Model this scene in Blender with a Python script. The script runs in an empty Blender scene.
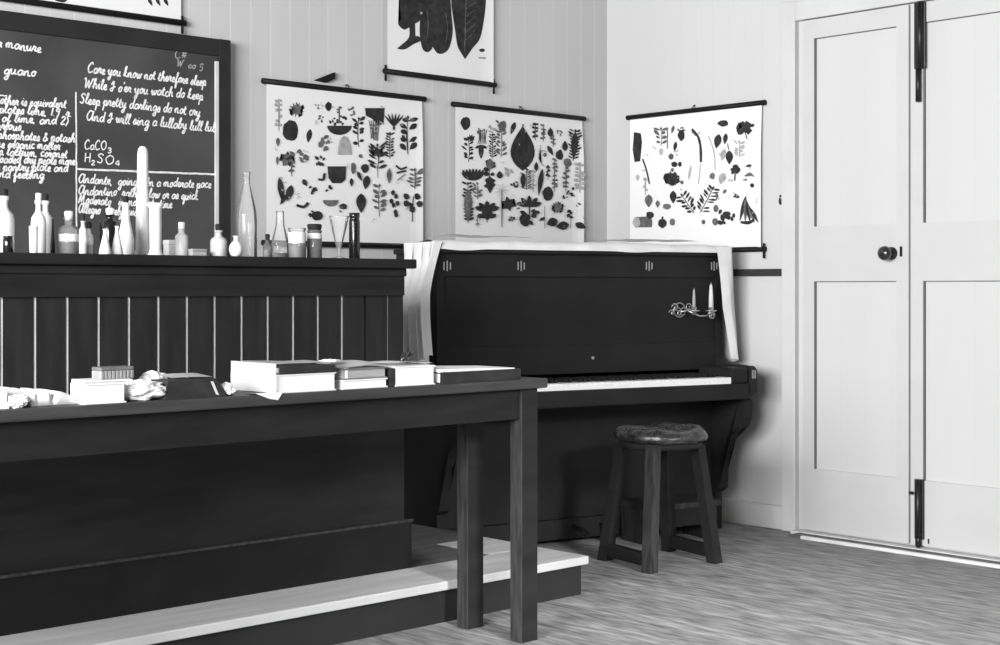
import bpy, bmesh, math, random
from mathutils import Vector, Matrix, noise
random.seed(7)
C = bpy.context.scene.collection
PI = math.pi

# ------------------------------------------------------------------ camera model (metres, room corner at the origin)
F, TH, HZ, EYE = 1480.0, .751, 288.0, 1.03
CO, SI = math.cos(TH), math.sin(TH)
CX, CY = -5.1947, -4.8164
def ray(px, py):
    a = (px-500)/F; b = -(py-HZ)/F
    return (a*CO+SI, -a*SI+CO, b)
def ony(px, py, y=0.0):
    r = ray(px, py); t = (y-CY)/r[1]
    return CX+t*r[0], EYE+t*r[2]
def onx(px, py, x=0.0):
    r = ray(px, py); t = (x-CX)/r[0]
    return CY+t*r[1], EYE+t*r[2]
def depth(x, y): return (x-CX)*SI+(y-CY)*CO

# ------------------------------------------------------------------ materials
def mat(name, col=.5, rough=.6, spec=.3, nscale=6.0, namp=.12, bump=0.0, stretch=(1,1,1), metal=0.0):
    m = bpy.data.materials.new(name); m.use_nodes = True
    nt = m.node_tree; N = nt.nodes; L = nt.links
    b = N['Principled BSDF']
    b.inputs['Roughness'].default_value = rough
    b.inputs['Specular IOR Level'].default_value = spec
    b.inputs['Metallic'].default_value = metal
    tc = N.new('ShaderNodeTexCoord'); mp = N.new('ShaderNodeMapping'); mp.inputs['Scale'].default_value = stretch
    nz = N.new('ShaderNodeTexNoise'); nz.inputs['Scale'].default_value = nscale; nz.inputs['Detail'].default_value = 5
    L.new(tc.outputs['Object'], mp.inputs['Vector']); L.new(mp.outputs['Vector'], nz.inputs['Vector'])
    cr = N.new('ShaderNodeValToRGB')
    lo, hi = col*(1-namp), min(1, col*(1+namp))
    cr.color_ramp.elements[0].position = .3; cr.color_ramp.elements[1].position = .7
    cr.color_ramp.elements[0].color = (lo, lo, lo, 1); cr.color_ramp.elements[1].color = (hi, hi, hi, 1)
    L.new(nz.outputs['Fac'], cr.inputs['Fac']); L.new(cr.outputs['Color'], b.inputs['Base Color'])
    if bump:
        bp = N.new('ShaderNodeBump'); bp.inputs['Strength'].default_value = bump; bp.inputs['Distance'].default_value = .004
        L.new(nz.outputs['Fac'], bp.inputs['Height']); L.new(bp.outputs['Normal'], b.inputs['Normal'])
    return m

def board_mat(name, col, axis, pitch, groove, gw=.05, rough=.7, namp=.05, streak=(1,1,1), nscale=3.0, vary=.05, bumps=.4):
    """boards laid side by side along one axis, each with its own tone, joints of tone 'groove'"""
    m = mat(name, col, rough, .2, nscale, namp, 0, streak)
    nt = m.node_tree; N = nt.nodes; L = nt.links
    b = N['Principled BSDF']; src = b.inputs['Base Color'].links[0].from_socket
    tc = next(n for n in N if n.type == 'TEX_COORD')
    sp = N.new('ShaderNodeSeparateXYZ'); L.new(tc.outputs['Object'], sp.inputs[0])
    def math_(op, a, bval=None):
        n = N.new('ShaderNodeMath'); n.operation = op
        L.new(a, n.inputs[0])
        if bval is not None: n.inputs[1].default_value = bval
        return n.outputs[0]
    d = math_('DIVIDE', sp.outputs[axis], pitch)
    fr = math_('FRACT', d); fl = math_('FLOOR', d)
    wn = N.new('ShaderNodeTexWhiteNoise'); wn.noise_dimensions = '1D'; L.new(fl, wn.inputs['W'])
    vv = math_('MULTIPLY_ADD', wn.outputs['Value'], 2*vary); vv.node.inputs[2].default_value = 1-vary
    mx = N.new('ShaderNodeMixRGB'); mx.blend_type = 'MULTIPLY'; mx.inputs[0].default_value = 1
    L.new(src, mx.inputs[1]); L.new(vv, mx.inputs[2])
    g = math_('LESS_THAN', fr, gw)
    m2 = N.new('ShaderNodeMixRGB'); L.new(g, m2.inputs[0]); L.new(mx.outputs[0], m2.inputs[1])
    m2.inputs[2].default_value = (groove, groove, groove, 1)
    L.new(m2.outputs[0], b.inputs['Base Color'])
    bp = N.new('ShaderNodeBump'); bp.inputs['Strength'].default_value = bumps; bp.inputs['Distance'].default_value = .003; bp.invert = True
    L.new(g, bp.inputs['Height']); L.new(bp.outputs['Normal'], b.inputs['Normal'])
    return m

def glass_mat(name, milk=.35, tint=.92, rough=.08):
    m = bpy.data.materials.new(name); m.use_nodes = True
    nt = m.node_tree; N = nt.nodes; L = nt.links
    for n in list(N): N.remove(n)
    out = N.new('ShaderNodeOutputMaterial')
    tr = N.new('ShaderNodeBsdfTransparent'); tr.inputs[0].default_value = (tint,)*3+(1,)
    fw = N.new('ShaderNodeLayerWeight'); fw.inputs['Blend'].default_value = .5
    er = N.new('ShaderNodeValToRGB'); er.color_ramp.elements[0].position = .45; er.color_ramp.elements[1].position = .95
    er.color_ramp.elements[0].color = (tint,)*3+(1,); er.color_ramp.elements[1].color = (tint*.22,)*3+(1,)
    L.new(fw.outputs['Facing'], er.inputs['Fac']); L.new(er.outputs['Color'], tr.inputs[0])
    df = N.new('ShaderNodeBsdfDiffuse'); df.inputs[0].default_value = (.9, .9, .9, 1)
    gl = N.new('ShaderNodeBsdfGlossy'); gl.inputs['Roughness'].default_value = rough; gl.inputs[0].default_value = (.9, .9, .9, 1)
    nz = N.new('ShaderNodeTexNoise'); nz.inputs['Scale'].default_value = 30
    cr = N.new('ShaderNodeMapRange'); cr.inputs['To Min'].default_value = milk*.7; cr.inputs['To Max'].default_value = min(1, milk*1.3)
    L.new(nz.outputs['Fac'], cr.inputs['Value'])
    m1 = N.new('ShaderNodeMixShader'); L.new(cr.outputs[0], m1.inputs[0]); L.new(tr.outputs[0], m1.inputs[1]); L.new(df.outputs[0], m1.inputs[2])
    lw = N.new('ShaderNodeLayerWeight'); lw.inputs['Blend'].default_value = .25
    m2 = N.new('ShaderNodeMixShader'); L.new(lw.outputs['Fresnel'], m2.inputs[0]); L.new(m1.outputs[0], m2.inputs[1]); L.new(gl.outputs[0], m2.inputs[2])
    L.new(m2.outputs[0], out.inputs[0])
    return m

M = dict(
    wall_b=board_mat('painted boards left', .57, 'X', .0915, .64, .06, .75, .05, (1, 1, .3), 2.2, .02, .15),
    wall_r=board_mat('painted boards right', .58, 'Y', .0915, .555, .03, .75, .04, (1, 1, .3), 2.2, .008, .1),
    door=mat('painted door', .57, .55, .3, 5, .03),
    doorp=board_mat('painted door boards', .60, 'Y', .12, .565, .016, .6, .02, (1, 1, .2), 3, .006, .12),
    doorline=mat('door shadow joint', .16, .8, .1, 5, .1),
    trim=mat('painted trim', .60, .55, .3, 5, .04),
    floor=board_mat('floor boards', .27, 'X', .11, .15, .025, .6, .5, (16, 2.6, 1), 3.0, .13),
    sill=mat('worn threshold', .75, .6, .3, 9, .1),
    silldark=mat('dark threshold', .12, .6, .3, 9, .2),
    rail=mat('dark dado rail', .03, .6, .3, 9, .2),
    wood=mat('dark stained wood', .018, .55, .12, 4, .25, 0, (1, 1, 6)),
    woodtop=mat('dark worn table top', .05, .5, .2, 4, .3, 0, (1, 8, 8)),
    woodpale=mat('paler dark wood', .034, .55, .2, 9, .5, 0, (8, 8, 1)),  # paler copy of the dark wood; stands for lit faces on table legs
    benchb=mat('bench boards', .021, .6, .12, 5, .25, 0, (6, 6, 1)),
    bead=mat('pale bead', .85, .6, .2, 9, .15),
    black=mat('black paint', .010, .5, .15, 8, .2),
    piano=mat('ebonised piano case', .019, .5, .10, 5, .2),
    pianopale=mat('pale inlay', .3, .5, .3, 9, .1),
    ivory=mat('ivory keys', .85, .35, .4, 9, .03),
    brass=mat('dull brass', .5, .35, .5, 20, .2, 0, (1, 1, 1), .7),
    wax=mat('candle wax', .7, .5, .3, 9, .05),
    cloth=mat('white cotton cover', .78, .9, .05, 14, .06),
    paper=mat('white paper', .9, .8, .1, 6, .03),
    paper2=mat('yellowed paper', .62, .85, .1, 25, .12),
    paper3=mat('grey page edges', .4, .9, .1, 60, .35, 0, (.2, .2, 6)),
    chart=mat('chart linen', .80, .85, .08, 3, .025),
    ink0=mat('dark print', .035, .8, .1, 40, .4),
    ink1=mat('mid print', .13, .8, .1, 40, .4),
    ink2=mat('pale print', .38, .8, .1, 40, .25),
    slate=mat('chalkboard slate', .068, .8, .1, 3, .28),
    frame=mat('chalkboard frame', .022, .55, .25, 6, .2),
    framelit=mat('lit frame bevel', .6, .6, .25, 9, .15),  # frame tone with the light on its bevel painted in
    chalk=mat('chalk', .78, .95, .02, 60, .2),
    chalkdim=mat('faint chalk', .33, .95, .02, 60, .3),
    platform=mat('pale platform boards', .50, .65, .2, 3, .12, 0, (1, 8, 1)),
    platshade=mat('shaded platform boards', .09, .65, .2, 3, .25, 0, (1, 8, 1)),  # darkened copy of the platform boards, shade put into the colour
    riser=mat('dark platform riser', .02, .6, .2, 5, .2),
    iron=mat('black iron', .012, .4, .4, 20, .2),
    knob=mat('dark polished knob', .03, .12, .8, 20, .2),
    leather=mat('cracked dark leather', .03, .24, .6, 38, .9, 1.0),
    cover=mat('dark book cloth', .03, .6, .2, 30, .3),
    cover2=mat('grey book cloth', .17, .7, .2, 30, .3),
    felt=mat('grey felt', .3, .95, .05, 30, .2, 0, (8, 1, 1)),
    clear=glass_mat('clear glass', .16, .9),
    frost=glass_mat('cloudy glass', .55, .9),
    white=glass_mat('milky glass', .93, .9, .15),
    dkglass=mat('dark bottle glass', .012, .12, .6, 20, .2),
    greyglass=glass_mat('grey bottle glass', .12, .45),
    powder=mat('white powder', .85, .95, .05, 20, .04),
    greyc=mat('grey contents', .22, .7, .2, 20, .2),
    cork=mat('dark stopper', .02, .7, .2, 40, .3),
    label=mat('paper label', .8, .8, .1, 20, .05),
    china=mat('white china', .85, .25, .5, 10, .02),
)

# ------------------------------------------------------------------ mesh helpers
def box(bm, x0, x1, y0, y1, z0, z1, mi=0, bev=0.0):
    vs = [bm.verts.new((x, y, z)) for z in (z0, z1) for y in (y0, y1) for x in (x0, x1)]
    fs = []
    for idx in ((0,2,3,1), (4,5,7,6), (0,1,5,4), (2,6,7,3), (0,4,6,2), (1,3,7,5)):
        f = bm.faces.new([vs[i] for i in idx]); f.material_index = mi; fs.append(f)
    if bev:
        es = list({e for f in fs for e in f.edges})
        r = bmesh.ops.bevel(bm, geom=es, offset=bev, segments=2, affect='EDGES', profile=.5)
        for f in r['faces']: f.material_index = mi
    return vs
def quadbar(bm, a, b, wx, wy, mi=0, wx2=None, wy2=None):
    """square-section bar between two points, section axes x and y"""
    wx2 = wx2 or wx; wy2 = wy2 or wy
    va = [bm.verts.new((a[0]+sx*wx/2, a[1]+sy*wy/2, a[2])) for sx, sy in ((-1,-1),(1,-1),(1,1),(-1,1))]
    vb = [bm.verts.new((b[0]+sx*wx2/2, b[1]+sy*wy2/2, b[2])) for sx, sy in ((-1,-1),(1,-1),(1,1),(-1,1))]
    for i in range(4):
        bm.faces.new((va[i], va[(i+1)%4], vb[(i+1)%4], vb[i])).material_index = mi
    bm.faces.new(va[::-1]).material_index = mi; bm.faces.new(vb).material_index = mi
def tube(bm, pts, r, n=8, mi=0):
    pts = [Vector(p) for p in pts]; rings = []
    for i, p in enumerate(pts):
        t = (pts[min(i+1, len(pts)-1)]-pts[max(i-1, 0)]).normalized()
        up = Vector((0,0,1)) if abs(t.z) < .9 else Vector((1,0,0))
        u = t.cross(up).normalized(); v = t.cross(u)
        rr = r[i] if isinstance(r, (list, tuple)) else r
        rings.append([bm.verts.new(p+u*math.cos(2*PI*k/n)*rr+v*math.sin(2*PI*k/n)*rr) for k in range(n)])
    for a, b in zip(rings, rings[1:]):
        for k in range(n):
            f = bm.faces.new((a[k], a[(k+1)%n], b[(k+1)%n], b[k])); f.material_index = mi; f.smooth = True
    bm.faces.new(rings[0]).material_index = mi; bm.faces.new(rings[-1][::-1]).material_index = mi
def lathe(bm, prof, n=20, mi=0, cx=0, cy=0):
    rings = []
    for r, z in prof:
        if r < 1e-5: rings.append([bm.verts.new((cx, cy, z))])
        else: rings.append([bm.verts.new((cx+r*math.cos(2*PI*k/n), cy+r*math.sin(2*PI*k/n), z)) for k in range(n)])
    for a, b in zip(rings, rings[1:]):
        for k in range(n):
            k2 = (k+1) % n
            if len(a) == 1 and len(b) == 1: continue
            if len(a) == 1: f = bm.faces.new((a[0], b[k2], b[k]))
            elif len(b) == 1: f = bm.faces.new((a[k], a[k2], b[0]))
            else: f = bm.faces.new((a[k], a[k2], b[k2], b[k]))
            f.material_index = mi; f.smooth = True
def obj(name, bm, mats, parent=None, smooth=False):
    bmesh.ops.recalc_face_normals(bm, faces=bm.faces)
    me = bpy.data.meshes.new(name); bm.to_mesh(me); bm.free()
    for m in (mats if isinstance(mats, (list, tuple)) else [mats]): me.materials.append(M[m])
    if smooth:
        for p in me.polygons: p.use_smooth = True
    o = bpy.data.objects.new(name, me); C.objects.link(o)
    if parent: o.parent = parent
    return o
def tag(o, label, cat, group=None):
    o['label'] = label; o['category'] = cat
    if group: o['group'] = group
    return o
def thing(name, label, cat, loc=(0,0,0), rz=0.0, group=None):
    o = bpy.data.objects.new(name, None); C.objects.link(o)
    o.location = loc; o.rotation_euler = (0, 0, rz); o.empty_display_size = .05
    return tag(o, label, cat, group)
def struct(name, bm, mats, parent=None):
    o = obj(name, bm, mats, parent)
    if parent is None: o['kind'] = 'structure'
    return o
NB = bmesh.new

# ------------------------------------------------------------------ setting
bm = NB(); box(bm, -9, .12, -9, .12, -.1, 0); struct('floor', bm, 'floor')
bm = NB(); box(bm, -9, 0, 0, .12, 0, 3.3); struct('wall_back', bm, 'wall_b')
bm = NB(); box(bm, 0, .12, -9, .12, 0, 3.3); struct('wall_right', bm, 'wall_r')
bm = NB(); box(bm, -.022, 0, -1.05, -.012, 1.082, 1.112, 0, .004); struct('trim_1', bm, 'rail')      # dado rail
bm = NB(); box(bm, -.016, 0, -1.05, 0, 0, .10, 0, .003); struct('baseboard_right', bm, 'trim')
bm = NB(); box(bm, -9, -.016, -.016, 0, 0, .10, 0, .003); struct('baseboard_back', bm, 'trim')
# door architrave
bm = NB()
box(bm, -.03, 0, -1.104, -1.035, 0, 2.24, 0, .004)
box(bm, -.03, 0, -2.22, -1.104, 2.156, 2.24, 0, .004)
box(bm, -.03, 0, -2.22, -2.132, 0, 2.156, 0, .004)
struct('trim_2', bm, 'trim')
# threshold
bm = NB()
box(bm, -.062, 0, -2.13, -1.106, 0, .012, 0)
box(bm, -.135, -.062, -2.13, -1.15, 0, .009, 1)
box(bm, -.155, -.135, -2.13, -1.22, 0, .014, 0, .003)
struct('trim_3', bm, ['sill', 'silldark'])

def door_leaf(name, ya, yb, lock_at_b):
    """leaf between y=ya (nearer the corner) and yb, front face at x=-.022"""
    X0, X1 = -.022, -.001
    bm = NB(); z0, z1 = .02, 2.15
    st = .055
    p0, p1 = ya-st, yb+st
    box(bm, X0, X1, p0, ya, z0, z1)             # stile near corner
    box(bm, X0, X1, yb, p1, z0, z1)             # lock stile
    for a, b in ((z0, .275), (1.058, 1.286), (2.072, z1)): box(bm, X0, X1, p1, p0, a, b)
    for a, b in ((.275, 1.058), (1.286, 2.072)):
        box(bm, X0+.012, X1, p1, p0, a, b, 1)
        box(bm, X0+.001, X1-.004, p0-.006, p0, a, b, 2)     # dark strip painting the recess shadow at the panel edge
        box(bm, X0+.004, X1-.004, p1, p0, b-.003, b, 2)
    return struct(name, bm, ['door', 'doorp', 'doorline'])
d1 = door_leaf('door_1', -1.1402, -1.6419, True)
d2 = door_leaf('door_2', -1.6509, -2.1569, False)
bm = NB(); box(bm, -.012, -.001, -1.6509, -1.6419, .02, 2.15); o = obj('meeting_joint', bm, 'doorline', d1)
# door knob
bm = NB(); lathe(bm, [(.0, 0), (.026, 0), (.026, .004), (.010, .006), (.009, .03), (.022, .036), (.029, .05), (.027, .062), (.015, .07), (0, .072)], 20)
o = obj('door_knob', bm, 'knob', d1); o.rotation_euler = (0, -PI/2, 0); o.location = (-.022, -1.5665, 1.168)
bm = NB(); box(bm, -.026, -.022, -1.6141, -1.6041, 1.155, 1.195); box(bm, -.028, -.026, -1.6111, -1.6071, 1.163, 1.185)
obj('keyhole_plate', bm, 'iron', d1)
# tower bolts on the second leaf
bm = NB(); box(bm, -.036, -.022, -1.7218, -1.6738, 1.89, 2.15, 0, .003); tube(bm, [(-.04, -1.7038, 2.15), (-.04, -1.7038, 1.89)], .012)
tube(bm, [(-.036, -1.6938, 1.9), (-.036, -1.6938, 1.76)], .0115); obj('top_bolt', bm, 'iron', d2)
bm = NB(); box(bm, -.034, -.022, -1.7138, -1.6738, .045, .28, 0, .003); tube(bm, [(-.038, -1.6938, .28), (-.038, -1.6938, .05)], .013)
tube(bm, [(-.036, -1.6938, .07), (-.036, -1.6938, .018), (-.036, -1.6938, .012)], [.014, .012, .006])
tube(bm, [(-.04, -1.6738, .225), (-.05, -1.6588, .225)], .006); obj('bottom_bolt', bm, 'iron', d2)
bm = NB(); box(bm, -.024, -.020, -1.7338, -1.7278, .03, .05); obj('nail', bm, 'iron', d2)
# small hook on the right wall
bm = NB(); hy, hz = onx(781, 200)
tube(bm, [(-.002, hy, hz-.018), (-.010, hy-.002, hz-.017), (-.016, hy-.005, hz), (-.010, hy-.002, hz+.017), (-.002, hy, hz+.019)], [.003, .004, .0055, .004, .003])
tag(obj('wall_hook', bm, 'iron'), 'small dark bent hook on the white wall between chart and door', 'hook')

# ------------------------------------------------------------------ platform and demonstration bench
bm = NB(); PZ = .13
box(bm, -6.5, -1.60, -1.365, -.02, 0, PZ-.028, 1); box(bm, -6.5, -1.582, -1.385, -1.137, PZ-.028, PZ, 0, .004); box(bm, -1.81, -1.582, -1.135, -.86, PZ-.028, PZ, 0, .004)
box(bm, -6.5, -1.812, -1.135, -.858, PZ-.028, PZ, 2, .002); box(bm, -6.5, -1.582, -.858, -.02, PZ-.028, PZ, 2, .002)  # darker inner boards paint in the shadow beside and behind the bench
tag(obj('platform', bm, ['platform', 'riser', 'platshade']), 'low raised teaching platform of pale boards, bench shadow painted into the inner ones', 'platform')

b = thing('demonstration_bench', 'long dark panelled demonstration bench on the platform, bottles along its top', 'bench', (0, 0, PZ))
BT = 1.122-PZ
bm = NB(); box(bm, -5.2, -2.15, -1.165, -.56, BT-.03, BT, 0, .004); obj('bench_top', bm, 'wood', b)
bm = NB(); box(bm, -5.2, -2.175, -1.145, -.58, BT-.055, BT-.03, 0, .004); box(bm, -5.2, -2.18, -1.138, -.6, 1.006-PZ, BT-.055, 0)
obj('frieze_rail', bm, 'wood', b)
bm = NB(); zt, zb = 1.006-PZ, .58
xs = [-2.239-.0915*k for k in range(0, 33)]
edges = [-2.175]+xs
for i in range(len(edges)-1):
    a, c = edges[i+1], edges[i]
    box(bm, a+.004, c-.004, -1.128, -1.105, zb, zt, 0)
    if i not in (0,): pass
for i, x in enumerate(xs):
    if i == 1: continue
    box(bm, x-.005 if i else x-.001, x+.005 if i else x+.001, -1.125, -1.106, zb, zt, 1)
obj('board_panel', bm, ['benchb', 'bead'], b)
bm = NB(); box(bm, -5.2, -2.175, -1.13, -1.10, .155, .60); obj('lower_panel', bm, 'wood', b)
bm = NB(); box(bm, -5.2, -2.152, -1.142, -1.10, 0, .155, 0, .003); box(bm, -5.2, -2.152, -1.15, -1.142, .150, .158, 1); obj('base_board', bm, ['black', 'woodpale'], b)  # paler strip paints a highlight along the board's top edge
bm = NB(); box(bm, -2.175, -2.155, -1.10, -.6, 0, 1.006-PZ); obj('end_panel', bm, 'wood', b)
bm = NB(); box(bm, -5.2, -2.175, -.62, -.60, 0, 1.006-PZ); obj('back_panel', bm, 'wood', b)

# ------------------------------------------------------------------ long school table in front
t = thing('long_table', 'long narrow dark wooden table in the foreground strewn with books and papers', 'table')
TZ = .766
bm = NB(); box(bm, -4.7, -2.135, -1.745, -1.415, .738, TZ, 0, .004); obj('tabletop', bm, 'woodtop', t)
bm = NB(); box(bm, -4.6, -2.22, -1.715, -1.695, .65, .738); box(bm, -4.6, -2.22, -1.47, -1.45, .65, .738)
box(bm, -2.235, -2.215, -1.69, -1.46, .65, .738); obj('apron', bm, 'wood', t)
for x in (-2.19, -4.55):
    for y in (-1.70, -1.465):
        bm = NB(); box(bm, x-.032, x+.032, y-.025, y+.025, 0, .738, 0, .002)
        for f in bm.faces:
            if f.normal.x < -.9 or f.calc_center_median().x < x-.0315: f.material_index = 1  # left faces get the paler wood, painting in the side light
        obj('leg', bm, ['wood', 'woodpale'], t)

# ------------------------------------------------------------------ stool and footstool
sc = Vector((-.95, -1.154, 0))
s = thing('stool', 'dark piano stool with a round worn padded leather seat before the piano', 'stool', sc)
Fp, Rp, Lp = Vector((-1.146, -1.272, 0)), Vector((-.821, -1.31, 0)), Vector((-1.08, -.991, 0)); Bp = Rp+Lp-Fp
tops = []
for P in (Fp, Rp, Lp, Bp):
    d = P-sc; bm = NB(); quadbar(bm, (d.x, d.y, 0), (d.x*.68, d.y*.68, .445), .043, .043, 0, .04, .04); obj('leg', bm, 'woodpale' if P is Fp else 'wood', s)
for A, Bq in ((Fp, Lp), (Rp, Bp)):
    bm = NB(); a, c = A-sc, Bq-sc
    n = Vector((-(c-a).y, (c-a).x, 0)).normalized()*.016
    vs = [bm.verts.new((p+q+Vector((0,0,z)))) for z in (.02, .065) for p, q in ((a*.97, n), (a*.97, -n), (c*.97, -n), (c*.97, n))]
    for idx in ((0,1,2,3), (4,7,6,5), (0,4,5,1), (1,5,6,2), (2,6,7,3), (3,7,4,0)): bm.faces.new([vs[i] for i in idx])
    obj('stretcher', bm, 'wood', s)
bm = NB(); lathe(bm, [(0, .432), (.150, .432), (.155, .44), (.155, .458), (0, .458)], 32); obj('seat_frame', bm, 'wood', s)
bm = NB(); prof = [(0, .456), (.155, .456), (.172, .466), (.177, .480), (.169, .498), (.15, .508), (.12, .512), (.08, .508), (.04, .504), (0, .502)]
lathe(bm, prof, 48)
for v in bm.verts:
    k = noise.noise(v.co*14)*.012*(1 if v.co.z > .465 else 0); rr = math.hypot(v.co.x, v.co.y)
    v.co.z += k - (.012 if .465 < v.co.z and v.co.x < .02 and rr > .14 else 0)*max(0, -v.co.y*3)
    if rr > .1:
        w = 1+.03*noise.noise(Vector((v.co.x*9, v.co.y*9, 3))); v.co.x *= w; v.co.y *= w
o = obj('seat_pad', bm, 'leather', s)
f = thing('footstool', 'low dark wooden footstool under the keyboard, behind the piano stool', 'footstool', (-.55, -.86, 0), math.radians(-13.3))
bm = NB(); box(bm, -.18, .175, -.115, .115, .14, .165, 0, .004); obj('top_board', bm, 'woodpale', f)
for x in (-.16, .15):
    bm = NB(); box(bm, x-.012, x+.012, -.10, .10, 0, .14); obj('side_board', bm, 'woodpale', f)
bm = NB(); box(bm, -.148, .138, -.105, -.085, .07, .14); obj('front_rail', bm, 'wood', f)

# ------------------------------------------------------------------ piano
PA = math.radians(-13.33); PO = Vector((-1.5065, -.512, 0)); PW = 1.372
UX, UY = math.cos(PA), math.sin(PA)
def plocal(px, py, yl=0.0):
    """pixel -> local (x, z) on the piano's vertical plane y=yl"""
    r = ray(px, py); n = (-UY, UX)
    ox, oy = CX-PO.x, CY-PO.y
    t = (yl-(ox*n[0]+oy*n[1]))/(r[0]*n[0]+r[1]*n[1])
    wx, wy = ox+t*r[0], oy+t*r[1]
    return wx*UX+wy*UY, EYE+t*r[2]
p = thing('upright_piano', 'black upright piano set across the corner of the room', 'piano', PO, PA)
for x0, x1 in ((0, .03), (PW-.03, PW)):
    bm = NB(); box(bm, x0, x1, 0, .36, 0, 1.165)
    prof = [(0, .745), (-.04, .72), (-.07, .712), (-.215, .705), (-.235, .69), (-.235, .60), (-.20, .58), (0, .56)]
    va = [bm.verts.new((x0, y, z)) for y, z in prof]; vb = [bm.verts.new((x1, y, z)) for y, z in prof]; n = len(prof)
    for i in range(n): bm.faces.new((va[i], va[(i+1)%n], vb[(i+1)%n], vb[i]))
    for r_ in (va, vb):
        for i in range(3): bm.faces.new((r_[i], r_[i+1], r_[n-2-i], r_[n-1-i]))
    obj('side_panel', bm, 'piano', p)
bm = NB(); box(bm, -.012, PW+.012, -.025, .365, 1.165, 1.187, 0, .005); obj('top_lid', bm, 'piano', p)
bm = NB(); box(bm, .03, PW-.03, .0, .02, 1.075, 1.165); obj('frieze', bm, 'piano', p)
bm = NB(); box(bm, .03, PW-.03, .012, .03, .80, 1.075)
obj('upper_panel', bm, 'piano', p)
for px in (447, 521, 649, 714):
    bm = NB(); lx, lz = plocal(px, 266)
    for k, (dx, h) in enumerate(((-.014, .016), (0, .02), (.014, .014))): box(bm, lx+dx-.0022, lx+dx+.0022, -.003, .001, lz-h, lz+h)
    obj('fretwork', bm, 'pianopale', p)
bm = NB(); box(bm, .03, PW-.03, .005, .02, .685, .80); obj('fallboard', bm, 'piano', p)
lx, lz = plocal(593, 358)
bm = NB(); lathe(bm, [(0, 0), (.007, 0), (.007, .008), (0, .012)], 12); o = obj('fall_knob', bm, 'pianopale', p); o.rotation_euler = (PI/2, 0, 0); o.location = (lx, .005, lz)
bm = NB(); box(bm, .03, PW-.03, -.225, .30, .57, .635, 0, .004); obj('key_bed', bm, 'piano', p)
for x in (.03, PW-.125):
    bm = NB(); box(bm, x, x+(.075 if x < .5 else .095), -.222, .005, .635, .70, 0, .012); obj('key_block', bm, 'piano', p)
kx0, kx1 = .105, PW-.125; kw = (kx1-kx0)/52
bm = NB()
for k in range(52): box(bm, kx0+k*kw+.0004, kx0+(k+1)*kw-.0004, -.22, .0, .636, .662)
obj('white_keys', bm, 'ivory', p)
bm = NB()
for k in range(51):
    if (k+5) % 7 not in (2, 6):
        x = kx0+(k+1)*kw; box(bm, x-.005, x+.005, -.17, 0, .662, .673)
obj('black_keys', bm, 'piano', p)
bm = NB(); box(bm, .03, PW-.03, .03, .05, .10, .57); obj('lower_panel', bm, 'piano', p)
bm = NB(); box(bm, .03, PW-.03, .0, .36, .02, .10); obj('plinth', bm, 'piano', p)
bm = NB(); box(bm, .03, PW-.03, .34, .36, .1, 1.165); obj('back_board', bm, 'piano', p)
for x in (.015, PW-.015):       # scrolled corbels under the key bed
    bm = NB()
    prof = [(0, .58), (-.17, .58), (-.195, .55), (-.19, .50), (-.16, .475), (-.135, .49), (-.14, .515), (-.155, .515), (-.12, .47), (-.07, .41), (-.03, .33), (-.02, .22), (0, .20)]
    prof = [(0, .58), (-.17, .58), (-.198, .545), (-.19, .49), (-.165, .45), (-.125, .43), (-.085, .39), (-.05, .33), (-.035, .26), (-.03, .18), (0, .16)]
    va = [bm.verts.new((x-.024, y, z)) for y, z in prof]; vb = [bm.verts.new((x+.024, y, z)) for y, z in prof]
    for i in range(len(prof)): bm.faces.new((va[i], va[(i+1)%len(prof)], vb[(i+1)%len(prof)], vb[i]))
    bm.faces.new(va); bm.faces.new(vb[::-1]); bmesh.ops.triangulate(bm, faces=[f_ for f_ in bm.faces if len(f_.verts) > 4])
    obj('corbel', bm, 'piano', p)
for x in (.62, .75):
    bm = NB(); tube(bm, [(x, .03, .07), (x, -.06, .06), (x, -.10, .05)], [.008, .01, .016]); obj('pedal', bm, 'piano', p)
bm = NB(); x0 = PW-.03
for k in range(3): box(bm, x0+.002+k*.008, x0+.006+k*.008, -.2365, -.2345, .655, .69)
obj('cheek_inlay', bm, 'pianopale', p)
# candle sconce on the right of the front
def sconce(px, py, cw):
    lx, lz = plocal(px, py)
    bm = NB()
    lathe_pts = [(lx+.03*math.cos(a), -.004, lz+.03*math.sin(a)) for a in [2*PI*k/14 for k in range(15)]]
    tube(bm, lathe_pts, .003, 6)
    for sgn in (-1, 1):
        for q, R in ((0, .024), (1, .018), (2, .014)):
            c0 = Vector((lx+sgn*(.012+.022*q)*cw, -.012-.006*q, lz+(.012 if q % 2 else -.010)))
            pts = [c0+Vector((sgn*R*(1-k/16)*math.cos(.55*k), -.002*k*.2, R*(1-k/16)*math.sin(.55*k))) for k in range(15)]
            tube(bm, pts, .0028, 6)
    tube(bm, [(lx-.02, 0, lz), (lx, -.03, lz-.006), (lx+.03, -.045, lz+.004)], .004, 6)
    return bm, lx, lz
sb, l1, z1 = sconce(679, 310, 1.0)
s1 = obj('candle_sconce', sb, 'brass', p)
l2, z2 = plocal(711, 311, -.05)
l3, z3 = plocal(694, 311, -.05)
bm = NB(); tube(bm, [(l1+.02, -.04, z1-.004), ((l1+l2)/2, -.055, z1-.025), (l2, -.05, z2-.018)], .0035, 6)
for lx, lz in ((l2, z2), (l3, z3)):
    lathe(bm, [(0, lz-.018), (.006, lz-.016), (.008, lz-.006), (.024, lz), (.026, lz+.003), (.010, lz+.004), (.012, lz+.016), (0, lz+.016)], 14, 0, lx, -.05)
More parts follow.
